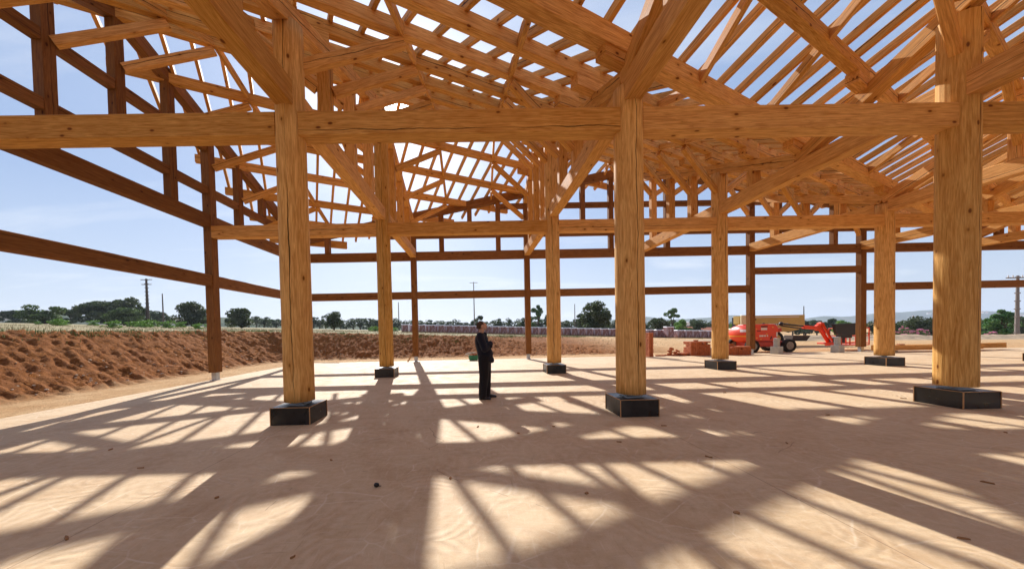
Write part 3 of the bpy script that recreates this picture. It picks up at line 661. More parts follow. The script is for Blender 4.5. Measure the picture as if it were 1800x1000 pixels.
# grass and weeds
def tufts(name, pts, mat, hmin, hmax, spread, nb, label=None):
    V = []; Fc = []
    for (x, y) in pts:
        z = tz(x, y)
        for _ in range(nb):
            a = random.uniform(0, 6.28); ox = x+random.gauss(0, spread); oy = y+random.gauss(0, spread); h = random.uniform(hmin, hmax); w = 0.010+0.02*h
            lx, ly = math.cos(a)*h*0.4, math.sin(a)*h*0.4; b0 = len(V)
            V += [(ox-w*math.sin(a), oy+w*math.cos(a), z-0.03), (ox+w*math.sin(a), oy-w*math.cos(a), z-0.03), (ox+lx, oy+ly, z+h)]; Fc.append((b0, b0+1, b0+2))
    me = bpy.data.meshes.new(name); me.from_pydata(V, [], Fc); return link(name, me, mat, kind='stuff', label=label, cat='grass')
M_DRY = simple('dry_grass', (0.32, 0.26, 0.14), 0.9, 0.1, 0, 0.25, 2); M_GRN = simple('green_weed', (0.14, 0.22, 0.08), 0.8, 0.1, 0, 0.3, 2)
pts = []
for _ in range(2600):
    if random.random() < 0.5: pts.append((random.uniform(-45, -7.2), random.uniform(4, 60)))
    else: pts.append((random.uniform(-20, 26), random.uniform(27, 60)))
tufts('dry_grass', pts, M_DRY, 0.05, 0.17, 0.35, 9, 'dry straw coloured grass over the field behind the bank')
pts = []
for _ in range(900):
    t = random.random()
    if t < 0.35: pts.append((-6.6+random.gauss(0, 0.35), random.uniform(3, 26)))
    elif t < 0.9: x = random.uniform(-7, 22); pts.append((x, 18.45+2.3+3.4+max(x-8, 0)*1.1+random.gauss(-0.2, 0.55)))
    else: pts.append((random.uniform(28, 60), random.uniform(36, 44)))
tufts('green_weeds', pts, M_GRN, 0.04, 0.16, 0.16, 12, 'small green weeds along the crest of the red bank')
# loose stones on the bank
q_ = MB()
for _ in range(420):
    if random.random() < 0.6: x, y = -2.9-abs(random.gauss(0, 1.1)), random.uniform(2, 20)
    else: x, y = random.uniform(-3, 17), 18.6+2.2+abs(random.gauss(0, .8))
    s_ = random.uniform(0.012, 0.05); q_.ball((x, y, tz(x, y)+s_*0.5), (s_, s_*0.8, s_*0.6), 6, 4, jit=0.5)
q_.build('gravel', simple('pale_stone', (0.52, 0.40, 0.29), 0.9, 0.1, 0, 0.3, 8), kind='stuff', label='pale stones strewn on the red earth bank', cat='stones')
# heap of spoil on the right
b = MB(); vs = []; n_ = 90
for i in range(n_+1):
    for j in range(9):
        x = 30+i*0.45; t = j/8*2-1; y = 35.5+t*2.4+1.2*mn.noise(Vector((x*0.1, 5, 0))); h = min(1, i/22)*(0.5+0.5*math.cos(math.pi*t))*(0.55+0.35*mn.noise(Vector((x*0.3, t, 2)))+0.12*mn.noise(Vector((x*1.4, t*4, 6))))
        vs.append((x, y, tz(x, y)-0.03+max(0, h)))
me = bpy.data.meshes.new('earth_heap'); me.from_pydata(vs, [], [(i*9+j, (i+1)*9+j, (i+1)*9+j+1, i*9+j+1) for i in range(n_) for j in range(8)])
link('earth_heap', me, simple('spoil', (0.42, 0.30, 0.19), 0.95, 0.1, 0, 0.35, 2.2, 0.6), kind='structure', smooth=True)

# ------------------------------------------------------------------ power poles
M_CONC = simple('pole_concrete', (0.22, 0.19, 0.17), 0.85, 0.2, 0, 0.15, 3); M_POLEW = simple('pole_wood', (0.10, 0.075, 0.06), 0.85, 0.2)
def pole(x, y, ztop, r0, mat, label, arms=0, lattice=False):
    z = tz(x, y); e = empty('power_pole', (x, y, z), label=label, cat='power pole'); H = ztop-z
    b = MB(); b.tube((0, 0, -0.2), (0, 0, H), r0, r0*0.55, 8)
    if lattice:
        for i in range(int(H/0.9)): b.box((0, 0, 0.8+i*0.9), (r0*2.6*(1-0.4*i*0.9/H), r0*1.2, 0.12))
    b.build('mast', mat, e, smooth=False)
    for k in range(arms):
        b = MB(); zz = H-0.25-1.1*k; b.box((0.0, 0, zz), (2.6-0.4*k, 0.12, 0.12))
        c = b.build('crossarm', mat, e); b = MB()
        for sx in (-1.1, -0.55, 0.55, 1.1): b.tube((sx, 0, zz+0.06), (sx, 0, zz+0.30), 0.06, 0.04, 6)
        b.build('insulator', M_WHITE, c)
    return e
pole(-67.25, 80, 15.4, 0.34, M_POLEW, 'tall lattice power pole with crossarms beside the big oak', 2, True)
pole(-74.6, 92, 13.4, 0.20, M_POLEW, 'short bare pole right of the lattice pole')
pole(-24.5, 150, 15.1, 0.26, M_POLEW, 'thin bare pole just right of the second row left column')
pole(8.93, 110, 17.5, 0.22, M_CONC, 'tall thin pole with small top fittings behind the man', 1)
pole(50.5, 140, 12.0, 0.24, M_POLEW, 'bare pole left of the big dark round tree')
pole(124.8, 118, 8.0, 0.22, M_POLEW, 'bare pole above the orange lift arm')
pole(71.15, 38, 6.6, 0.20, M_CONC, 'thick concrete pole at the right edge', 1, True)

# ------------------------------------------------------------------ farmhouse
e = empty('farmhouse', (88.9, 128, tz(88.9, 128)), label='long low white farmhouse with red tiled roofs behind the pallets', cat='house')
for x0, x1, hh in ((-8.2, -0.6, 2.5), (-0.4, 5.2, 2.65), (5.6, 12, 2.35)):
    b = MB(); b.box(((x0+x1)/2, 0, hh/2-0.3), (x1-x0, 6, hh)); w_ = b.build('wall', M_WHITE, e)
    b = MB(); b.box((x0+1.6, -3.02, 0.9), (0.9, 0.06, 1.1)); b.box((x1-1.8, -3.02, 0.9), (0.9, 0.06, 1.1)); b.build('window', M_PLY, w_)
    b = MB(); xa, xb = x0-0.3, x1+0.3; zz = hh-0.28
    b.add([(xa, -3.5, zz), (xb, -3.5, zz), (xb, 0, zz+1.35), (xa, 0, zz+1.35), (xb, 3.5, zz), (xa, 3.5, zz)], [(0, 1, 2, 3), (3, 2, 4, 5), (0, 3, 5), (1, 4, 2)]); b.build('roof', M_TILE, e)
e = empty('water_tank', (88.4, 126.2, tz(88.4, 126)+4.1), label='white round water tank above the farmhouse roof', cat='water tank')
b = MB(); b.tube((0, 0, -1.6), (0, 0, 0.1), 0.2, n=8); b.build('stand', M_CONC, e); b = MB(); b.tube((0, 0, 0), (0, 0, 1.3), 0.95, n=16); b.tube((0, 0, 1.3), (0, 0, 1.5), 0.95, 0.4, 16); b.build('tank', M_WHITE, e)

# ------------------------------------------------------------------ wrapped brick pallets
M_BRK2 = None
q = Nodes('pallet_brick', 0.7, 0.3); v = q.coord(); br = q.n('ShaderNodeTexBrick'); q.set(br.inputs['Vector'], q.mapg(v, (1, 1, 1), rot=(math.pi/2, 0, 0)))
br.inputs['Scale'].default_value = 3.4; br.inputs['Color1'].default_value = (0.26, 0.105, 0.085, 1); br.inputs['Color2'].default_value = (0.36, 0.16, 0.13, 1); br.inputs['Mortar'].default_value = (0.10, 0.05, 0.05, 1); br.inputs['Mortar Size'].default_value = 0.04
nz = q.noise(q.mapg(v, (1, 1, 0.4)), 3.5, 4, 0.6); q.color(q.mix(q.rng(nz, 0.5, 0.62, 0, 0.6), br.outputs['Color'], (0.50, 0.42, 0.47))); q.set(q.b.inputs['Roughness'], q.rng(nz, 0.3, 0.7, 0.25, 0.6)); M_PB = q.m
M_WRAP = simple('plastic_wrap', (0.80, 0.78, 0.80), 0.25, 0.5, 0, 0.06, 4, 0.3); M_PAL = simple('pallet_wood', (0.28, 0.19, 0.11), 0.85, 0.2)
def pallet(x, y, label, group, h=1.0):
    e = empty('brick_pallet', (x, y, tz(x, y)+0.02), random.uniform(-.05, .05), label=label, cat='brick pallet', group=group)
    b = MB()
    for yy in (-.4, 0, .4): b.box((0, yy, 0.05), (1.0, 0.1, 0.09))
    b.box((0, 0, 0.115), (1.0, 0.96, 0.03)); b.build('pallet', M_PAL, e)
    b = MB(); b.box((0, 0, 0.14+h/2), (1.0, 0.98, h), ch=0.02); b.build('brick_block', M_PB, e)
    b = MB(); b.box((0, 0, 0.14+h-0.03), (1.03, 1.01, 0.14), ch=0.03); b.box((0.503, 0, 0.14+h/2-0.04), (0.012, 0.9, h-0.1))
    b.build('wrap', M_WRAP, e); return e
def dup(e, x, y, label=None, rz=0.0):
    r_ = e.copy(); COL.objects.link(r_); r_.location = (x, y, tz(x, y)+0.02); r_.rotation_euler = (0, 0, rz)
    if label: r_['label'] = label
    for ch in e.children: c = ch.copy(); COL.objects.link(c); c.parent = r_
    return r_
fx = [-1.1, 1.35, 2.75, 4.1, 5.3, 6.45, 7.6, 8.7, 9.85]
while fx[-1] < 47.0: fx.append(fx[-1]+random.uniform(1.08, 1.2) + (0.9 if abs(fx[-1]-37.6) < 0.6 else 0))
P0 = pallet(fx[0], 50, 'wrapped brick pallet at the lone left end of the front row', 'brick pallets of the front row')
P1 = pallet(fx[1], 50.1, 'wrapped brick pallet in the long front row across the field', 'brick pallets of the front row')
for x in fx[2:]:
    dup(P1, x, 50+random.uniform(-.15, .15), rz=random.uniform(-.07, .07))
P2 = pallet(fx[0]+0.7, 52.6, 'wrapped brick pallet in the rear row, mostly behind the front row', 'brick pallets of the rear row')
for x in fx[1:]: dup(P2, x+0.55, 52.6+random.uniform(-.2, .2), rz=random.uniform(-.07, .07))
pt_ = pallet(37.0, 48.4, 'taller open topped brick pallet in front of the farmhouse', None, 1.45)

# ------------------------------------------------------------------ things on the slab edge
q = Nodes('red_brick', 0.85, 0.2); v = q.coord(); n = q.noise(v, 6, 4, 0.6); q.color(q.mix(q.rng(n, 0.3, 0.7), (0.36, 0.095, 0.035), (0.52, 0.175, 0.075))); M_BRICK = q.m
q = Nodes('brick_core', 0.9, 0.1); q.color((0.09, 0.022, 0.010)); M_CORE = q.m
def brick(b, x, y, z, rz=0, s=(0.30, 0.20, 0.07), rot=None): b.box((x, y, z+s[2]/2), s, rz=rz, rot=rot, ch=0.004)
def stack(name, x, y, wx, wy, rows, label, ragged=0.15, top=0, cat='brick stack'):
    e = empty(name, (x, y, 0.0), label=label, cat=cat); b = MB(); s = (0.22, 0.11, 0.072)
    nx = int(round(wx/0.112)); ny = int(round(wy/0.224)); c = MB()
    for k in range(rows):
        for i in range(nx):
            for j in range(ny):
                if k >= rows-2 and random.random() < ragged*2: continue
                if k >= rows*0.5 and (i == 0 or i == nx-1) and random.random() < ragged: continue
                b.box((-wx/2+(i+.5)*wx/nx+random.uniform(-.006, .006), -wy/2+(j+.5)*wy/ny+random.uniform(-.012, .012), 0.001+k*0.075+0.036), (0.104, 0.215, 0.070), rz=random.uniform(-.03, .03), ch=0.003)
    o_ = b.build('bricks', M_BRICK, e)
    return e
stack('brick_stack', 21.1, 18.0, 1.06, 0.66, 10, 'tall ragged stack of red bricks just left of the second row column', 0.12)
stack('brick_stack', 23.05, 17.85, 1.25, 0.66, 6, 'wide lower stack of red bricks against the weathered door post', 0.1)
stack('brick_stack', 18.42, 17.8, 0.24, 0.45, 17, 'slim tall stack of red bricks half hidden by the middle front column', 0.0)
stack('brick_stack', 20.35, 18.05, 0.5, 0.45, 2, 'low double layer of red bricks at the foot of the tall ragged stack', 0.1)
def loose(x, y, z, rz, tilt, label):
    e = MB(); Rm = Matrix.Rotation(rz, 3, 'Z') @ Matrix.Rotation(tilt, 3, 'Y'); e.box((0, 0, 0.036), (0.22, 0.105, 0.07), rot=Rm, ch=0.003)
    o_ = e.build('brick', M_BRICK, None, label=label, cat='brick', group='loose red bricks of the tumbled pile'); o_.location = (x, y, z); return o_
lb_ = 'loose red brick in the small tumbled pile left of the brick stacks'
spots = [(19.55, 18.05, 0, .3, 0), (19.8, 18.1, 0, -.2, 0), (19.66, 18.07, .075, .1, 0), (19.72, 18.05, .15, .5, .1), (19.68, 18.1, .225, -.3, 0), (19.75, 18.06, .30, .2, .15), (20.02, 18.1, 0, .1, 0), (19.98, 18.06, .075, -.4, .1), (20.0, 18.12, .15, .6, 0),
         (20.08, 18.05, .225, 0, .5), (19.3, 18.0, 0, .5, 0), (19.12, 17.9, 0, -.6, 0), (18.95, 17.95, 0, .2, 0), (19.8, 18.1, .36, .3, .3)]
for s_ in spots: loose(*s_, lb_)
for x, y, z, rz, tl, lb in ((22.75, 17.85, .455, .4, 0, 'loose red brick on top of the lower brick stack, lowest of its heap'), (22.95, 17.9, .455, -.3, 0, 'loose red brick lying flat on the lower brick stack'),
                            (22.85, 17.87, .53, .1, .1, 'loose red brick topmost on the lower brick stack'), (21.05, 18.0, .755, .2, 0, 'dark red brick lying crosswise on top of the tall ragged stack')):
    o_ = loose(x, y, z, rz, tl, lb); del o_['group']
b = MB(); b.box((21.93, 18.05, 0.2), (0.36, 0.3, 0.4), ch=0.01); b.build('stone_block', simple('pale_block', (0.55, 0.47, 0.36), 0.85, 0.2), None, label='pale square block between the tall brick stack and the column', cat='block')
M_CB = simple('concrete_block', (0.42, 0.42, 0.40), 0.9, 0.2, 0, 0.15, 10, 0.3)
def cblock(x, y, z, w, h, label, rz):
    e = empty('concrete_block', (x, y, z), rz, label=label, cat='concrete block'); b = MB(); t = 0.035
    for sx in (-1, 1): b.box((sx*(w/2-t/2), 0, h/2), (t, w, h), ch=0.004)
    for sy in (-1, 1): b.box((0, sy*(w/2-t/2), h/2), (w-2*t-0.002, t, h-0.004))
    b.box((0, 0, h/2), (w-2*t-0.004, t, h-0.01)); b.build('shell', M_CB, e); return e
cblock(25.25, 17.78, 0.001, 0.38, 0.39, 'lower concrete block of the pair in front of the orange lift wheel', 0.3)
cblock(28.55, 17.80, 0.001, 0.38, 0.39, 'lower concrete block of the pair below the red lift basket', 0.2)
for x, y, lb in ((25.25, 17.78, 'narrow upper concrete block standing in front of the orange lift wheel'), (28.55, 17.8, 'narrow upper concrete block standing below the red lift basket')):
    e = empty('concrete_block', (x, y, 0.392), 0.2, label=lb, cat='concrete block'); b = MB()
    for k in range(5): b.box((0, 0, 0.045+k*0.09), (0.20, 0.20, 0.084), ch=0.012)
    b.box((0, 0, 0.225), (0.17, 0.17, 0.44)); b.build('shell', M_CB, e)
# timbers lying at the edge
for (a, b_, lb) in (((30.1, 17.45, 0.22), (35.4, 17.2, 0.22), 'long squared timber lying along the slab edge, nearer one'), ((30.6, 17.85, 0.22), (37.4, 17.7, 0.22), 'long squared timber lying along the slab edge, farther one')):
    e = empty('timber_beam', (0, 0, 0), label=lb, cat='timber'); t = TB(); t.timber(a, b_, 0.26, 0.26); t.build('beam', M_WOOD, e)
for x in (30.9, 34.6):
    o_ = MB(); o_.box((0, 0, 0.045), (0.1, 1.0, 0.088)); o_ = o_.build('support_block', M_PAL, None, label='short wooden bearer under the %s end of the lying timbers' % ('left' if x < 32 else 'right'), cat='bearer'); o_.location = (x, 17.6, 0.001)
b = MB(); b.box((31.6, 17.5, 0.38), (0.30, 0.12, 0.05), ch=0.003); b.build('brick', M_BRICK, None, label='red brick lying on the nearer long timber at the right', cat='brick')
# tub, rag, leaning board, cable
M_GREEN = simple('green_plastic', (0.030, 0.20, 0.10), 0.45, 0.4); M_RAG = simple('rag', (0.50, 0.46, 0.40), 0.9, 0.1, 0, 0.15, 10)
e = empty('green_tub', (9.06, 17.95, 0.001), label='green plastic tub of rubble on the far slab edge behind the man', cat='tub'); b = MB()
n_ = 16
for k in range(n_):
    pass
vs = []; fs = []
for (rx, ry, z) in ((.22, .17, 0), (.27, .21, .26), (.29, .23, .27), (.27, .21, .27), (.25, .19, .06)):
    for i in range(20): a = 2*math.pi*i/20; vs.append((rx*math.copysign(abs(math.cos(a))**0.6, math.cos(a)), ry*math.copysign(abs(math.sin(a))**0.6, math.sin(a)), z))
for j in range(4):
    for i in range(20): fs.append((j*20+i, j*20+(i+1) % 20, (j+1)*20+(i+1) % 20, (j+1)*20+i))
fs.append(tuple(range(19, -1, -1))); b.add(vs, fs); b.build('tub', M_GREEN, e)
b = MB()
for _ in range(16): b.box((random.uniform(-.16, .16), random.uniform(-.12, .12), random.uniform(.2, .32)), (.11, .07, .06), rot=Matrix.Rotation(random.uniform(-1, 1), 3, 'Z') @ Matrix.Rotation(random.uniform(-.6, .6), 3, 'X'), ch=.006)
b.build('rubble', M_BRICK, e)
b = MB(); b.path([(-.42, 0, .26), (-.36, -.02, .33), (-.25, -.05, .36), (-.1, -.08, .385), (.05, -.04, .40), (.16, .02, .38)], 0.045, 8); o_ = b.build('rag', M_RAG, None, smooth=True, label='crumpled pale rag draped over the green tub', cat='rag'); o_.location = (9.06, 17.95, 0.0)
t = TB(); t.timber((5.62, 17.62, 0.02), (5.86, 17.93, 0.46), 0.10, 0.03); o_ = t.build('board', M_WOOD); tag(o_, 'short offcut board leaning on the post shoe of the back wall', 'board')
b = MB(); b.box((-0.05, 18.1, 0.06), (0.34, 0.16, 0.10), ch=0.02); b.build('timber_offcut', M_PAL, None, label='short dark timber offcut at the back left slab corner', cat='offcut')
b = MB(); b.path([(0.1, 18.12, .02), (0.5, 18.2, .05), (1.0, 18.18, .02), (1.6, 18.05, .02), (1.9, 18.0, .02)], 0.015, 6); b.build('hose', M_RAG, None, smooth=True, label='thin pale hose lying at the back slab edge', cat='hose')
# debris on the slab
M_CHIP = simple('chip', (0.33, 0.17, 0.07), 0.8, 0.2)
spotsC = [(7.9, 2.2), (8.9, 3.4), (10.2, 3.0), (11.3, 2.6), (10.9, 1.9), (13.2, 4.2), (12.1, 5.1), (14.0, 3.0), (9.8, 4.9), (9.2, 5.3), (10.4, 5.2), (6.7, 3.1), (6.0, 2.5), (15.1, 5.5), (16.4, 4.4), (12.6, 2.2), (13.6, 2.3), (11.9, 3.8), (17.8, 6.6), (14.9, 7.6), (12.9, 8.2), (7.4, 4.0), (5.2, 3.9), (8.3, 1.7), (16.2, 8.9), (11.1, 4.4), (9.5, 1.6), (4.1, 4.6)]
for i, (x, y) in enumerate(spotsC):
    b = MB(); L_ = random.uniform(.015, .045); w_ = random.uniform(.006, .016); pl = [(-L_, -w_*.5), (-L_*.3, -w_), (L_, -w_*.3), (L_*.7, w_), (-L_*.6, w_*.8)]
    b.add([(px_, py_, 0.0) for px_, py_ in pl] + [(px_*.9, py_*.9, .008+.01*random.random()) for px_, py_ in pl], [(4, 3, 2, 1, 0), (5, 6, 7, 8, 9)] + [(k, (k+1) % 5, 5+(k+1) % 5, 5+k) for k in range(5)])
    o_ = b.build('wood_chip', M_CHIP, None, label='small brown wood chip lying on the concrete slab', cat='wood chip', group='wood chips scattered on the slab'); o_.location = (x, y, 0.001); o_.rotation_euler = (0, 0, random.uniform(0, 6))
b = MB(); b.ball((0, 0, .022), (.026, .022, .022), 10, 7, jit=.3); b.tube((0, 0, .01), (.045, .01, .006), .004, n=6); o_ = b.build('pebble', M_PLY, None, label='small black lump on the slab in the middle foreground', cat='pebble'); o_.location = (8.17, 3.25, 0)
# ------------------------------------------------------------------ orange boom lift
M_OR = simple('lift_orange', (0.78, 0.060, 0.010), 0.35, 0.5, 0, 0.08, 2); M_RED = simple('lift_red', (0.55, 0.045, 0.018), 0.4, 0.5, 0, 0.12, 3)
M_TYRE = simple('tyre', (0.028, 0.026, 0.025), 0.85, 0.2, 0, 0.2, 12, 0.3); M_RIM = simple('rim', (0.30, 0.27, 0.24), 0.6, 0.3); M_BLK = simple('black_metal', (0.018, 0.018, 0.020), 0.4, 0.4)
M_LBL = simple('decal_white', (0.75, 0.73, 0.70), 0.5, 0.3, 0, 0.05); M_STRP = simple('decal_yellow', (0.85, 0.42, 0.04), 0.4, 0.4, 0, 0.05); M_YEL = simple('machine_yellow', (0.50, 0.33, 0.085), 0.5, 0.4, 0, 0.12, 1.5); M_CREAM = simple('machine_cream', (0.68, 0.58, 0.36), 0.5, 0.3)
LY = 20.2; lz = -0.05
e = empty('boom_lift', (26.3, LY, lz), label='orange articulated boom lift with black tyres parked beyond the door posts', cat='boom lift')
b = MB(); b.box((0.05, 0, 0.56), (2.3, 1.3, 0.36), ch=0.04); b.box((-0.05, 0, 0.76), (1.2, 1.1, 0.1), ch=0.02); b.build('chassis', M_RED, e)
def wheel(x, y, r=0.44):
    b = MB(); n = 26; w = 0.30
    prof = [(-w/2, r*0.62), (-w/2, r*0.93), (-w*0.36, r), (w*0.36, r), (w/2, r*0.93), (w/2, r*0.62)]; vs = []; fs = []
    for i in range(n):
        a = 2*math.pi*i/n
        for (yy, rr) in prof: k = rr*(1+0.025*(i % 2)) if rr > r*0.9 else rr; vs.append((x+k*math.cos(a), y+yy, r+k*math.sin(a)))
    m_ = len(prof)
    for i in range(n):
        for j in range(m_): fs.append((i*m_+j, i*m_+(j+1) % m_, ((i+1) % n)*m_+(j+1) % m_, ((i+1) % n)*m_+j))
    b.add(vs, fs); o_ = b.build('wheel', M_TYRE, e); b = MB(); b.tube((x, y-w*0.42, r), (x, y+w*0.42, r), r*0.60, n=20); b.tube((x, y-w*0.5, r), (x, y-w*0.3, r), r*0.25, n=12); b.tube((x, y-w*0.55, r), (x, y-w*0.4, r), r*0.12, n=10); b.build('rim', M_RIM, o_, smooth=False)
for x in (-1.15, 1.35):
    for y in (-0.85, 0.85): wheel(x, y)
def cover(name, x0, x1, y, w, z0, z1, rnd, mat):   # rounded engine cover
    b = MB(); pr = [(x0+0.05, z0), (x1-0.10, z0)]
    for i in range(9): a = math.pi/2*i/8; pr.append((x1-rnd*(1-math.cos(math.pi/2-a))*1.0 if False else x1-rnd+rnd*math.cos(a), z1-rnd*0.75+rnd*0.75*math.sin(a)))
    pr += [(x0+0.12, z1), (x0, z1-0.12)]
    n = len(pr)
    vs = [(px_+ (0.03 if abs(s_) == 1 else 0)*(1 if px_ < (x0+x1)/2 else -1), y+s_*w/2*(0.93 if False else 1)+(0), pz_ - (0.02 if abs(s_) == 1 else 0)) for s_ in (-1, -0.86, 0.86, 1) for px_, pz_ in pr]
    fs = [tuple(range(n)), tuple(range(4*n-1, 3*n-1, -1))] + [((i+1) % n+k*n, i+k*n, i+(k+1)*n, (i+1) % n+(k+1)*n) for k in range(3) for i in range(n)]
    b.add(vs, fs); return b.build(name, mat, e)
c1_ = cover('engine_cover', -0.95, 0.72, -0.52, 0.55, 0.82, 1.93, 0.42, M_OR); cover('engine_cover', -0.95, 0.72, 0.52, 0.55, 0.82, 1.93, 0.42, M_OR)
b = MB(); b.ball((0, 0, 0), (0.46, 1.05, 0.60), 20, 12); 
cw = b.build('counterweight', M_OR, e, smooth=True); cw.location = (-1.25, 0, 1.28)
b = MB(); b.ball((0, 0, 0), (0.468, 1.062, 0.606), 28, 30); b.f = [f for f in b.f if all(-0.24 < b.v[i][2] < -0.10 for i in f)]; b.build('reflective_stripe', M_STRP, cw)
b = MB(); b.ball((0, 0, 0), (0.468, 1.062, 0.606), 28, 30); b.f = [f for f in b.f if all(0.10 < b.v[i][2] < 0.32 and b.v[i][1] < -0.3 for i in f)]; b.build('white_panel', M_LBL, cw)
b = MB(); b.box((-0.28, -0.803, 1.60), (0.42, 0.006, 0.15)); b.build('name_plate', M_LBL, e)
b = MB(); b.box((0.60, -0.803, 1.22), (0.10, 0.006, 0.30)); b.build('white_decal', M_LBL, e)
b = MB()
for i in range(5): b.box((-0.44+i*0.09, -0.803, 1.76), (0.07, 0.006, 0.10))
for i in range(3): b.box((-0.72+i*0.085, -0.803, 1.47), (0.055, 0.006, 0.08))
b.box((0.2, -0.805, 0.98), (0.06, 0.02, 0.22), rot=Matrix.Rotation(0.3, 3, 'Y')); b.build('lettering', M_BLK, e)
b = MB()
for x, w in ((-0.55, .12), (-.40, .16), (-.22, .12), (-.05, .08)): b.box((x, -0.803, 1.13), (w, 0.006, 0.11))
b.build('side_marking', M_LBL, e)
b = MB()
for x, z in ((-.80, 1.6), (-.78, 1.0), (-.1, 1.25), (.32, 1.7), (-.5, .9)): b.box((x, -0.803, z), (0.09, 0.006, 0.06))
b.build('warning_label', M_STRP, e)
b = MB(); b.path([(0.30, 0.0, 1.95), (0.42, 0, 1.98), (0.45, 0, 1.78), (1.2, 0, 1.80)], 0.04, 8); b.tube((1.6, 0, 1.93), (3.6, 0, 1.68), 0.06, 0.055, 10); b.tube((1.7, 0.1, 1.80), (3.4, 0.1, 1.52), 0.045, n=8); b.ball((1.62, 0, 1.92), 0.14, 10, 8); b.build('hydraulic_hose', M_BLK, e, smooth=True)
b = MB(); b.box((0.9, 0, 1.45), (1.3, 0.26, 0.26), rot=Matrix.Rotation(-0.10, 3, 'Y'), ch=0.015); b.build('lower_boom', M_RED, e)
b = MB(); b.box((3.72, 0, 1.62), (1.10, 0.22, 0.24), rot=Matrix.Rotation(0.10, 3, 'Y'), ch=0.012); b.box((4.20, 0, 1.62), (0.36, 0.26, 0.34), rot=Matrix.Rotation(-0.6, 3, 'Y'), ch=0.02); b.build('jib_boom', M_OR, e)
b = MB(); b.tube((4.42, -.1, 1.90), (4.42, .1, 1.90), 0.09, n=12)
for yy in (-0.14, 0.14): b.tube((4.40, yy, 1.86), (5.22, yy, 0.48), 0.085, 0.075, 4)
b.tube((4.24, 0, 1.60), (5.02, 0, 0.40), 0.065, 0.065, 8); b.box((4.42, 0, 1.82), (0.24, 0.36, 0.26), ch=0.03); b.box((5.1, 0, 0.42), (0.40, 0.4, 0.18), ch=0.02); b.build('jib_arm', M_OR, e)
bk = MB(); z0 = 0.36
bk.box((6.3, 0, z0), (2.2, 0.85, 0.07)); bk.box((5.0, 0, 0.50), (1.2, 0.5, 0.11), ch=0.02)
for x in (5.45, 6.05, 6.7, 7.4):
    for y in (-0.42, 0.42): bk.tube((x, y, z0), (x, y, 1.52), 0.034, n=8)
for z in (0.50, 0.98, 1.52):
    for y in (-0.42, 0.42): bk.tube((5.45, y, z), (7.4, y, z), 0.030, n=8)
    for x in (5.45, 7.4): bk.tube((x, -0.42, z), (x, 0.42, z), 0.030, n=8)
bk.tube((6.95, -0.42, 0.98), (6.95, -0.42, 1.2), 0.035, n=6); bk.build('basket', M_OR, e)
b = MB(); b.prism([(4.74, 1.80), (6.34, 1.84), (6.20, 1.08), (4.92, 1.12)], -0.66, -0.44); b.box((5.54, -0.54, 1.84), (1.68, 0.36, 0.04), rot=Matrix.Rotation(-0.02, 3, 'Y')); b.box((5.5, -0.54, 0.98), (0.8, 0.3, 0.24)); b.build('control_console', M_BLK, e)
b = MB(); b.box((5.5, -0.1, 0.70), (0.8, 0.4, 0.45), ch=0.05); b.tube((5.2, -0.25, 0.6), (5.8, -0.25, 0.9), 0.06, n=8); b.build('rotator', M_BLK, e)
e.scale = (0.86, 0.86, 0.86)

# yellow telehandler behind it
e = empty('telescopic_handler', (31.3, 26.2, tz(31.3, 26.2)), label='yellow telescopic handler standing behind the orange lift with its boom level', cat='telehandler')
b = MB(); b.box((-0.6, 0, 0.75), (3.2, 1.7, 0.6), ch=0.05); b.box((-1.3, 0.3, 1.15), (1.2, 1.2, 0.4), ch=0.08); b.build('chassis', M_YEL, e)
for x in (-1.7, 0.5):
    for y in (-0.95, 0.95):
        bb = MB(); bb.tube((x, y-0.18, 0.52), (x, y+0.18, 0.52), 0.52, n=22); w_ = bb.build('wheel', M_TYRE, e); bb = MB(); bb.tube((x, y-0.19, 0.52), (x, y+0.19, 0.52), 0.3, n=14); bb.build('rim', M_YEL, w_)
b = MB(); b.prism([(-1.7, 2.30), (3.45, 2.30), (3.45, 1.30), (2.5, 1.05), (1.2, 1.0), (-1.0, 1.35), (-1.7, 1.7)], -0.28, 0.28); b.build('boom', M_YEL, e)
b = MB(); b.box((0.9, -0.29, 2.16), (4.2, 0.012, 0.05)); b.prism([(0.6, 1.66), (2.1, 1.66), (2.2, 1.6), (2.1, 1.54), (0.6, 1.54)], -0.295, -0.283); b.build('boom_marking', M_LBL, e)
b = MB()
for i in range(9): b.box((0.70+i*0.15, -0.298, 1.60), (0.10, 0.006, 0.06))
for i in range(5): b.box((-1.0+i*0.15, -0.288, 2.02), (0.10, 0.012, 0.12))
b.build('lettering', M_BLK, e)
b = MB(); b.box((-1.55, -0.55, 1.95), (0.44, 0.2, 0.80), ch=0.04); b.build('tool_box', M_CREAM, e)
b = MB(); b.box((-0.7, 0.62, 1.75), (1.3, 0.7, 1.1), ch=0.08); b.build('cab', M_BLK, e)
# loader bucket on the ground
e = empty('loader_bucket', (41.8, 34.0, tz(41.8, 34)), label='dark rusty loader bucket lying on the ground behind the lift', cat='bucket'); b = MB()
b.prism([(-0.95, 0.0), (0.6, 0.0), (1.0, 0.52), (-0.75, 0.58)], -0.5, 0.5); b.build('shell', simple('rust_dark', (0.075, 0.045, 0.032), 0.8, 0.2, 0.3, 0.3, 5), e)
b = MB(); b.box((-2.0, 0, 0.15), (0.9, 0.8, 0.3), ch=0.06); b.build('lip', M_BLK, e)

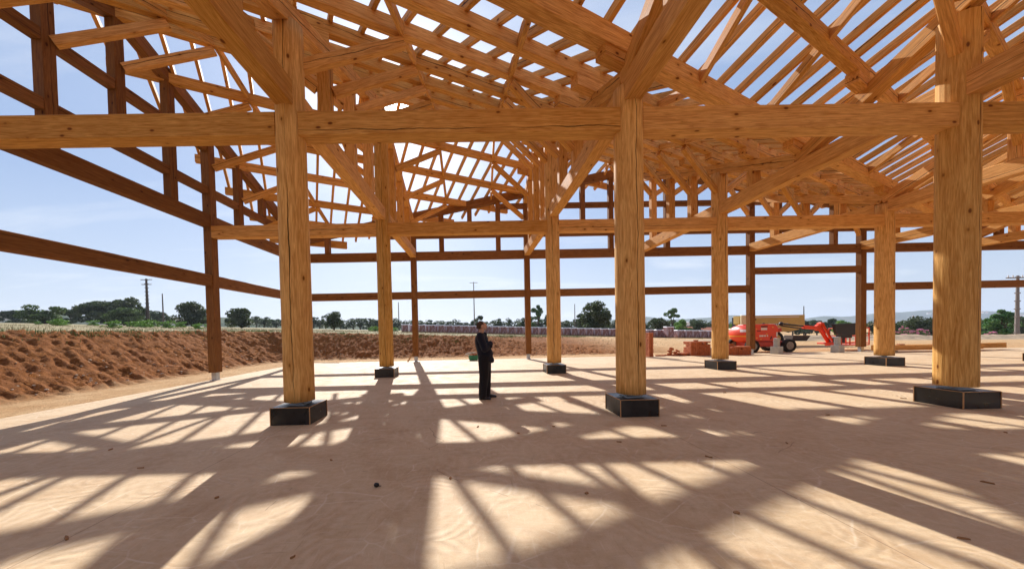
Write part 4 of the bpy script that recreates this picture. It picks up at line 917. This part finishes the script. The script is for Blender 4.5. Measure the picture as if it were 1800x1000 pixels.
# ------------------------------------------------------------------ the man
def blob(chains, ellips=()):
    b = MB()
    for ch in chains:
        for (p0, r0), (p1, r1) in zip(ch[:-1], ch[1:]):
            b.tube(p0, p1, r0, r1, 16); b.ball(p0, r0, 16, 10)
        b.ball(ch[-1][0], ch[-1][1], 16, 10)
    for c, r in ellips: b.ball(c, r, 22, 16)
    return b
def remesh(o_, vox, sm=4, disp=0.0):
    md = o_.modifiers.new('r', 'REMESH'); md.mode = 'VOXEL'; md.voxel_size = vox; md.use_smooth_shade = True
    md = o_.modifiers.new('s', 'SMOOTH'); md.iterations = sm; md.factor = 0.5; return o_
M_SKIN = simple('skin', (0.50, 0.28, 0.19), 0.55, 0.35, 0, 0.10, 20); M_HAIR = simple('hair', (0.075, 0.042, 0.026), 0.8, 0.2, 0, 0.3, 60, 0.4); M_BEARD = simple('stubble', (0.40, 0.30, 0.25), 0.8, 0.2, 0, 0.2, 60)
def cloth(name, col, sc=18):
    q = Nodes(name, 0.85, 0.15); v = q.coord(); n = q.noise(q.mapg(v, (1, 1, 0.45)), 9, 4, 0.55); f = q.noise(v, 260, 2)
    q.color(q.mix(q.rng(f, 0.3, 0.7), tuple(x*0.8 for x in col), tuple(x*1.3 for x in col))); q.bump(q.math('ADD', n, q.math('MULTIPLY', f, 0.08)), 0.8, 0.03); q.b.inputs['Sheen Weight'].default_value = 0.12; return q.m
M_JKT = cloth('jacket_cloth', (0.010, 0.011, 0.020)); M_TRS = cloth('trouser_cloth', (0.012, 0.010, 0.012)); M_SHOE = simple('shoe_leather', (0.010, 0.009, 0.009), 0.35, 0.5)
hipz = 0.93
sh_r, sh_l = (-0.055, -0.175, 1.425), (-0.035, 0.175, 1.425)
el_r, el_l = (0.045, -0.265, 1.145), (0.07, 0.265, 1.15)
wr_r, wr_l = (0.155, -0.08, 1.265), (0.15, 0.07, 1.225)
fingers = []
for i in range(4):
    y = -0.015-0.0*i; zz = 1.285-i*0.019
    fingers.append([((0.195, -0.055, zz), .0115), ((0.228, -0.030, zz+.002), .0105), ((0.228, 0.004, zz-.002), .0095), ((0.208, 0.016, zz-.006), .0085)])
    zz2 = 1.235-i*0.018
    fingers.append([((0.185, 0.045, zz2), .0115), ((0.215, 0.010, zz2), .0105), ((0.213, -0.025, zz2-.003), .0095), ((0.196, -0.040-.003*i, zz2-.004), .0085)])
fingers.append([((0.175, -0.065, 1.285), .014), ((0.200, -0.055, 1.312), .012), ((0.220, -0.03, 1.308), .010)])
fingers.append([((0.170, 0.05, 1.245), .014), ((0.195, 0.03, 1.262), .012), ((0.213, 0.0, 1.258), .010)])
body = blob([[((0.0, 0, 0.98), .12), ((0.0, 0, 1.15), .115), ((-0.02, 0, 1.35), .115)], [((-0.045, 0, 1.40), .075), ((-0.035, 0, 1.50), .058), ((-0.012, 0, 1.575), .056)],
             [(sh_r, .052), (el_r, .042), (wr_r, .028)], [(sh_l, .052), (el_l, .042), (wr_l, .028)],
             [((0.0, -.09, .95), .085), ((0.01, -.10, .52), .055), ((-0.045, -.105, .10), .042)], [((0.0, .09, .95), .085), ((0.06, .12, .52), .055), ((0.075, .13, .10), .042)]] + fingers,
            [((-0.028, 0, 1.655), (.100, .077, .098)), ((0.016, 0, 1.612), (.066, .058, .066)), ((0.045, 0, 1.588), (.036, .040, .030)),      # skull, face, jaw
             ((0.085, 0, 1.650), (.020, .013, .022)), ((0.072, 0, 1.672), (.016, .010, .020)), ((0.070, 0, 1.612), (.018, .024, .010)), ((0.069, 0, 1.700), (.014, .045, .010)),
             ((-0.016, -.078, 1.640), (.018, .012, .032)), ((-0.016, .078, 1.640), (.018, .012, .032)),
             ((0.185, -0.062, 1.262), (.040, .022, .042)), ((0.178, 0.052, 1.215), (.040, .022, .042))])
man = body.build('person', M_SKIN, None, label='man in a dark suit standing with arms folded, looking up to the right', cat='person'); remesh(man, 0.0075, 2)
jacket = blob([[(sh_r, .088), (el_r, .078), ((0.165, -0.10, 1.250), .066)], [(sh_l, .088), (el_l, .078), ((0.16, 0.09, 1.225), .066)],
               [((-0.06, -.10, 1.44), .062), ((-0.055, .10, 1.44), .062)]],
              [((-0.035, 0, 1.34), (.150, .210, .165)), ((0.010, 0, 1.17), (.170, .195, .20)), ((0.045, 0, 1.02), (.180, .195, .17)), ((0.060, 0, 0.90), (.180, .190, .11)), ((-0.07, 0, 1.28), (.115, .18, .20)), ((-0.035, 0, 1.46), (.078, .085, .055)),
               ((0.19, -.02, 0.87), (.06, .10, .06)), ((0.12, -.16, 1.20), (.10, .06, .07))])
jk = jacket.build('jacket', M_JKT, man); remesh(jk, 0.011, 3)
tr = blob([[((0.02, -.085, .93), .140), ((0.012, -.10, .52), .108), ((-0.03, -.105, .13), .090), ((-0.03, -.105, .085), .088)], [((0.04, .085, .93), .140), ((0.062, .118, .52), .105), ((0.06, .13, .13), .088), ((0.06, .13, .085), .086)]])
tro = tr.build('trousers', M_TRS, man); remesh(tro, 0.012, 3)
for nm, fx_, fy, rz_ in (('shoe', -0.10, -.105, -0.12), ('shoe', 0.02, .13, 0.10)):
    b = MB(); M2 = Matrix.Rotation(rz_, 3, 'Z'); 
    for c, r in (((0.05, 0, .045), (.062, .040, .045)), ((0.12, 0, .040), (.075, .044, .038)), ((0.185, 0, .033), (.070, .047, .030)), ((0.225, 0, .028), (.045, .038, .024)), ((0.06, 0, .085), (.055, .038, .05))):
        cc = M2 @ Vector(c); b.ball((fx_+cc.x, fy+cc.y, cc.z), r, 14, 10)
    cc = M2 @ Vector((0.125, 0, .011)); b.box((fx_+cc.x, fy+cc.y, .012), (0.27, .078, .022), rz=rz_, ch=.008)
    s_ = b.build(nm, M_SHOE, man); remesh(s_, 0.007, 2)
hr = MB(); hr.ball((-0.042, 0, 1.668), (.100, .083, .098), 24, 16); hr.ball((-0.075, 0, 1.625), (.070, .074, .075), 20, 12)
hv = [p for p in hr.v]; keep = lambda p: (p[0] < 0.030 and p[2] > 1.58 and not (p[0] > -0.005 and p[2] < 1.685)); hr.f = [f for f in hr.f if all(keep(hr.v[i]) for i in f)]
ho = hr.build('hair', M_HAIR, man, smooth=True); md = ho.modifiers.new('t', 'SOLIDIFY'); md.thickness = 0.006
bd = MB(); bd.ball((0.024, 0, 1.597), (.062, .056, .040), 20, 12); bd.f = [f for f in bd.f if all(bd.v[i][2] < 1.607 and bd.v[i][0] > -0.01 for i in f)]; bd.build('beard', M_BEARD, man, smooth=True)
sh = MB(); sh.ball((0.045, 0, 1.44), (.050, .045, .075), 14, 10); sh.build('shirt_collar', M_JKT, man, smooth=True)
man.location = (9.36, 7.58, 0.0); man.rotation_euler = (0, 0, math.radians(-4))

# every repeat that stands in a row is told apart by its place in that row
def nth(n):
    one = ['first', 'second', 'third', 'fourth', 'fifth', 'sixth', 'seventh', 'eighth', 'ninth', 'tenth', 'eleventh', 'twelfth', 'thirteenth', 'fourteenth', 'fifteenth', 'sixteenth', 'seventeenth', 'eighteenth', 'nineteenth']
    tens = {20: ('twentieth', 'twenty'), 30: ('thirtieth', 'thirty'), 40: ('fortieth', 'forty'), 50: ('fiftieth', 'fifty'), 60: ('sixtieth', 'sixty'), 70: ('seventieth', 'seventy'), 80: ('eightieth', 'eighty'), 90: ('ninetieth', 'ninety')}
    if n < 20: return one[n-1]
    t = n//10*10; return tens[t][0] if n == t else tens[t][1] + '-' + one[n-t-1]
def across(o):
    d = o.matrix_basis.translation - CAM; return d.dot(R)/max(0.1, d.dot(F))
def number(group, text):
    l_ = sorted([o for o in COL.objects if o.parent is None and o.get('group') == group], key=across)
    for i_, o in enumerate(l_): o['label'] = text % nth(i_+1)
number('brick pallets of the front row', 'wrapped brick pallet, %s from the left in the front row across the field')
number('brick pallets of the rear row', 'wrapped brick pallet, %s from the left in the rear row')
number('trees of the distant tree line', 'hazy dark tree, %s from the left in the distant tree line')
number('belt of trees below the village', 'dark olive tree, %s from the left in the belt below the distant village')
number('wood chips scattered on the slab', 'small brown wood chip, %s from the left of those on the slab')
number('low bushes of the dry field', 'low green bush, %s from the left in the dry field')
number('white houses of the hilltop village', 'tiny white house, %s from the left in the hilltop village')
number('loose red bricks of the tumbled pile', 'loose red brick, %s from the left in the small tumbled pile')
number('oleanders with pink flowers', 'pink flowered oleander, %s from the left of the row at the right')

# ------------------------------------------------------------------ air
hz = bpy.data.materials.new('haze'); hz.use_nodes = True; hn = hz.node_tree; hn.nodes.clear(); ho_ = hn.nodes.new('ShaderNodeOutputMaterial'); pv = hn.nodes.new('ShaderNodeVolumePrincipled')
pv.inputs['Color'].default_value = (0.80, 0.88, 1.0, 1); pv.inputs['Density'].default_value = 0.00017; pv.inputs['Anisotropy'].default_value = 0.2; hn.links.new(pv.outputs[0], ho_.inputs['Volume'])
if USE_HAZE:
    b = MB(); b.box((0, 3050, 65), (12600, 8200, 150)); b.build('haze', hz, kind='stuff', label='pale haze over the far hills', cat='haze')
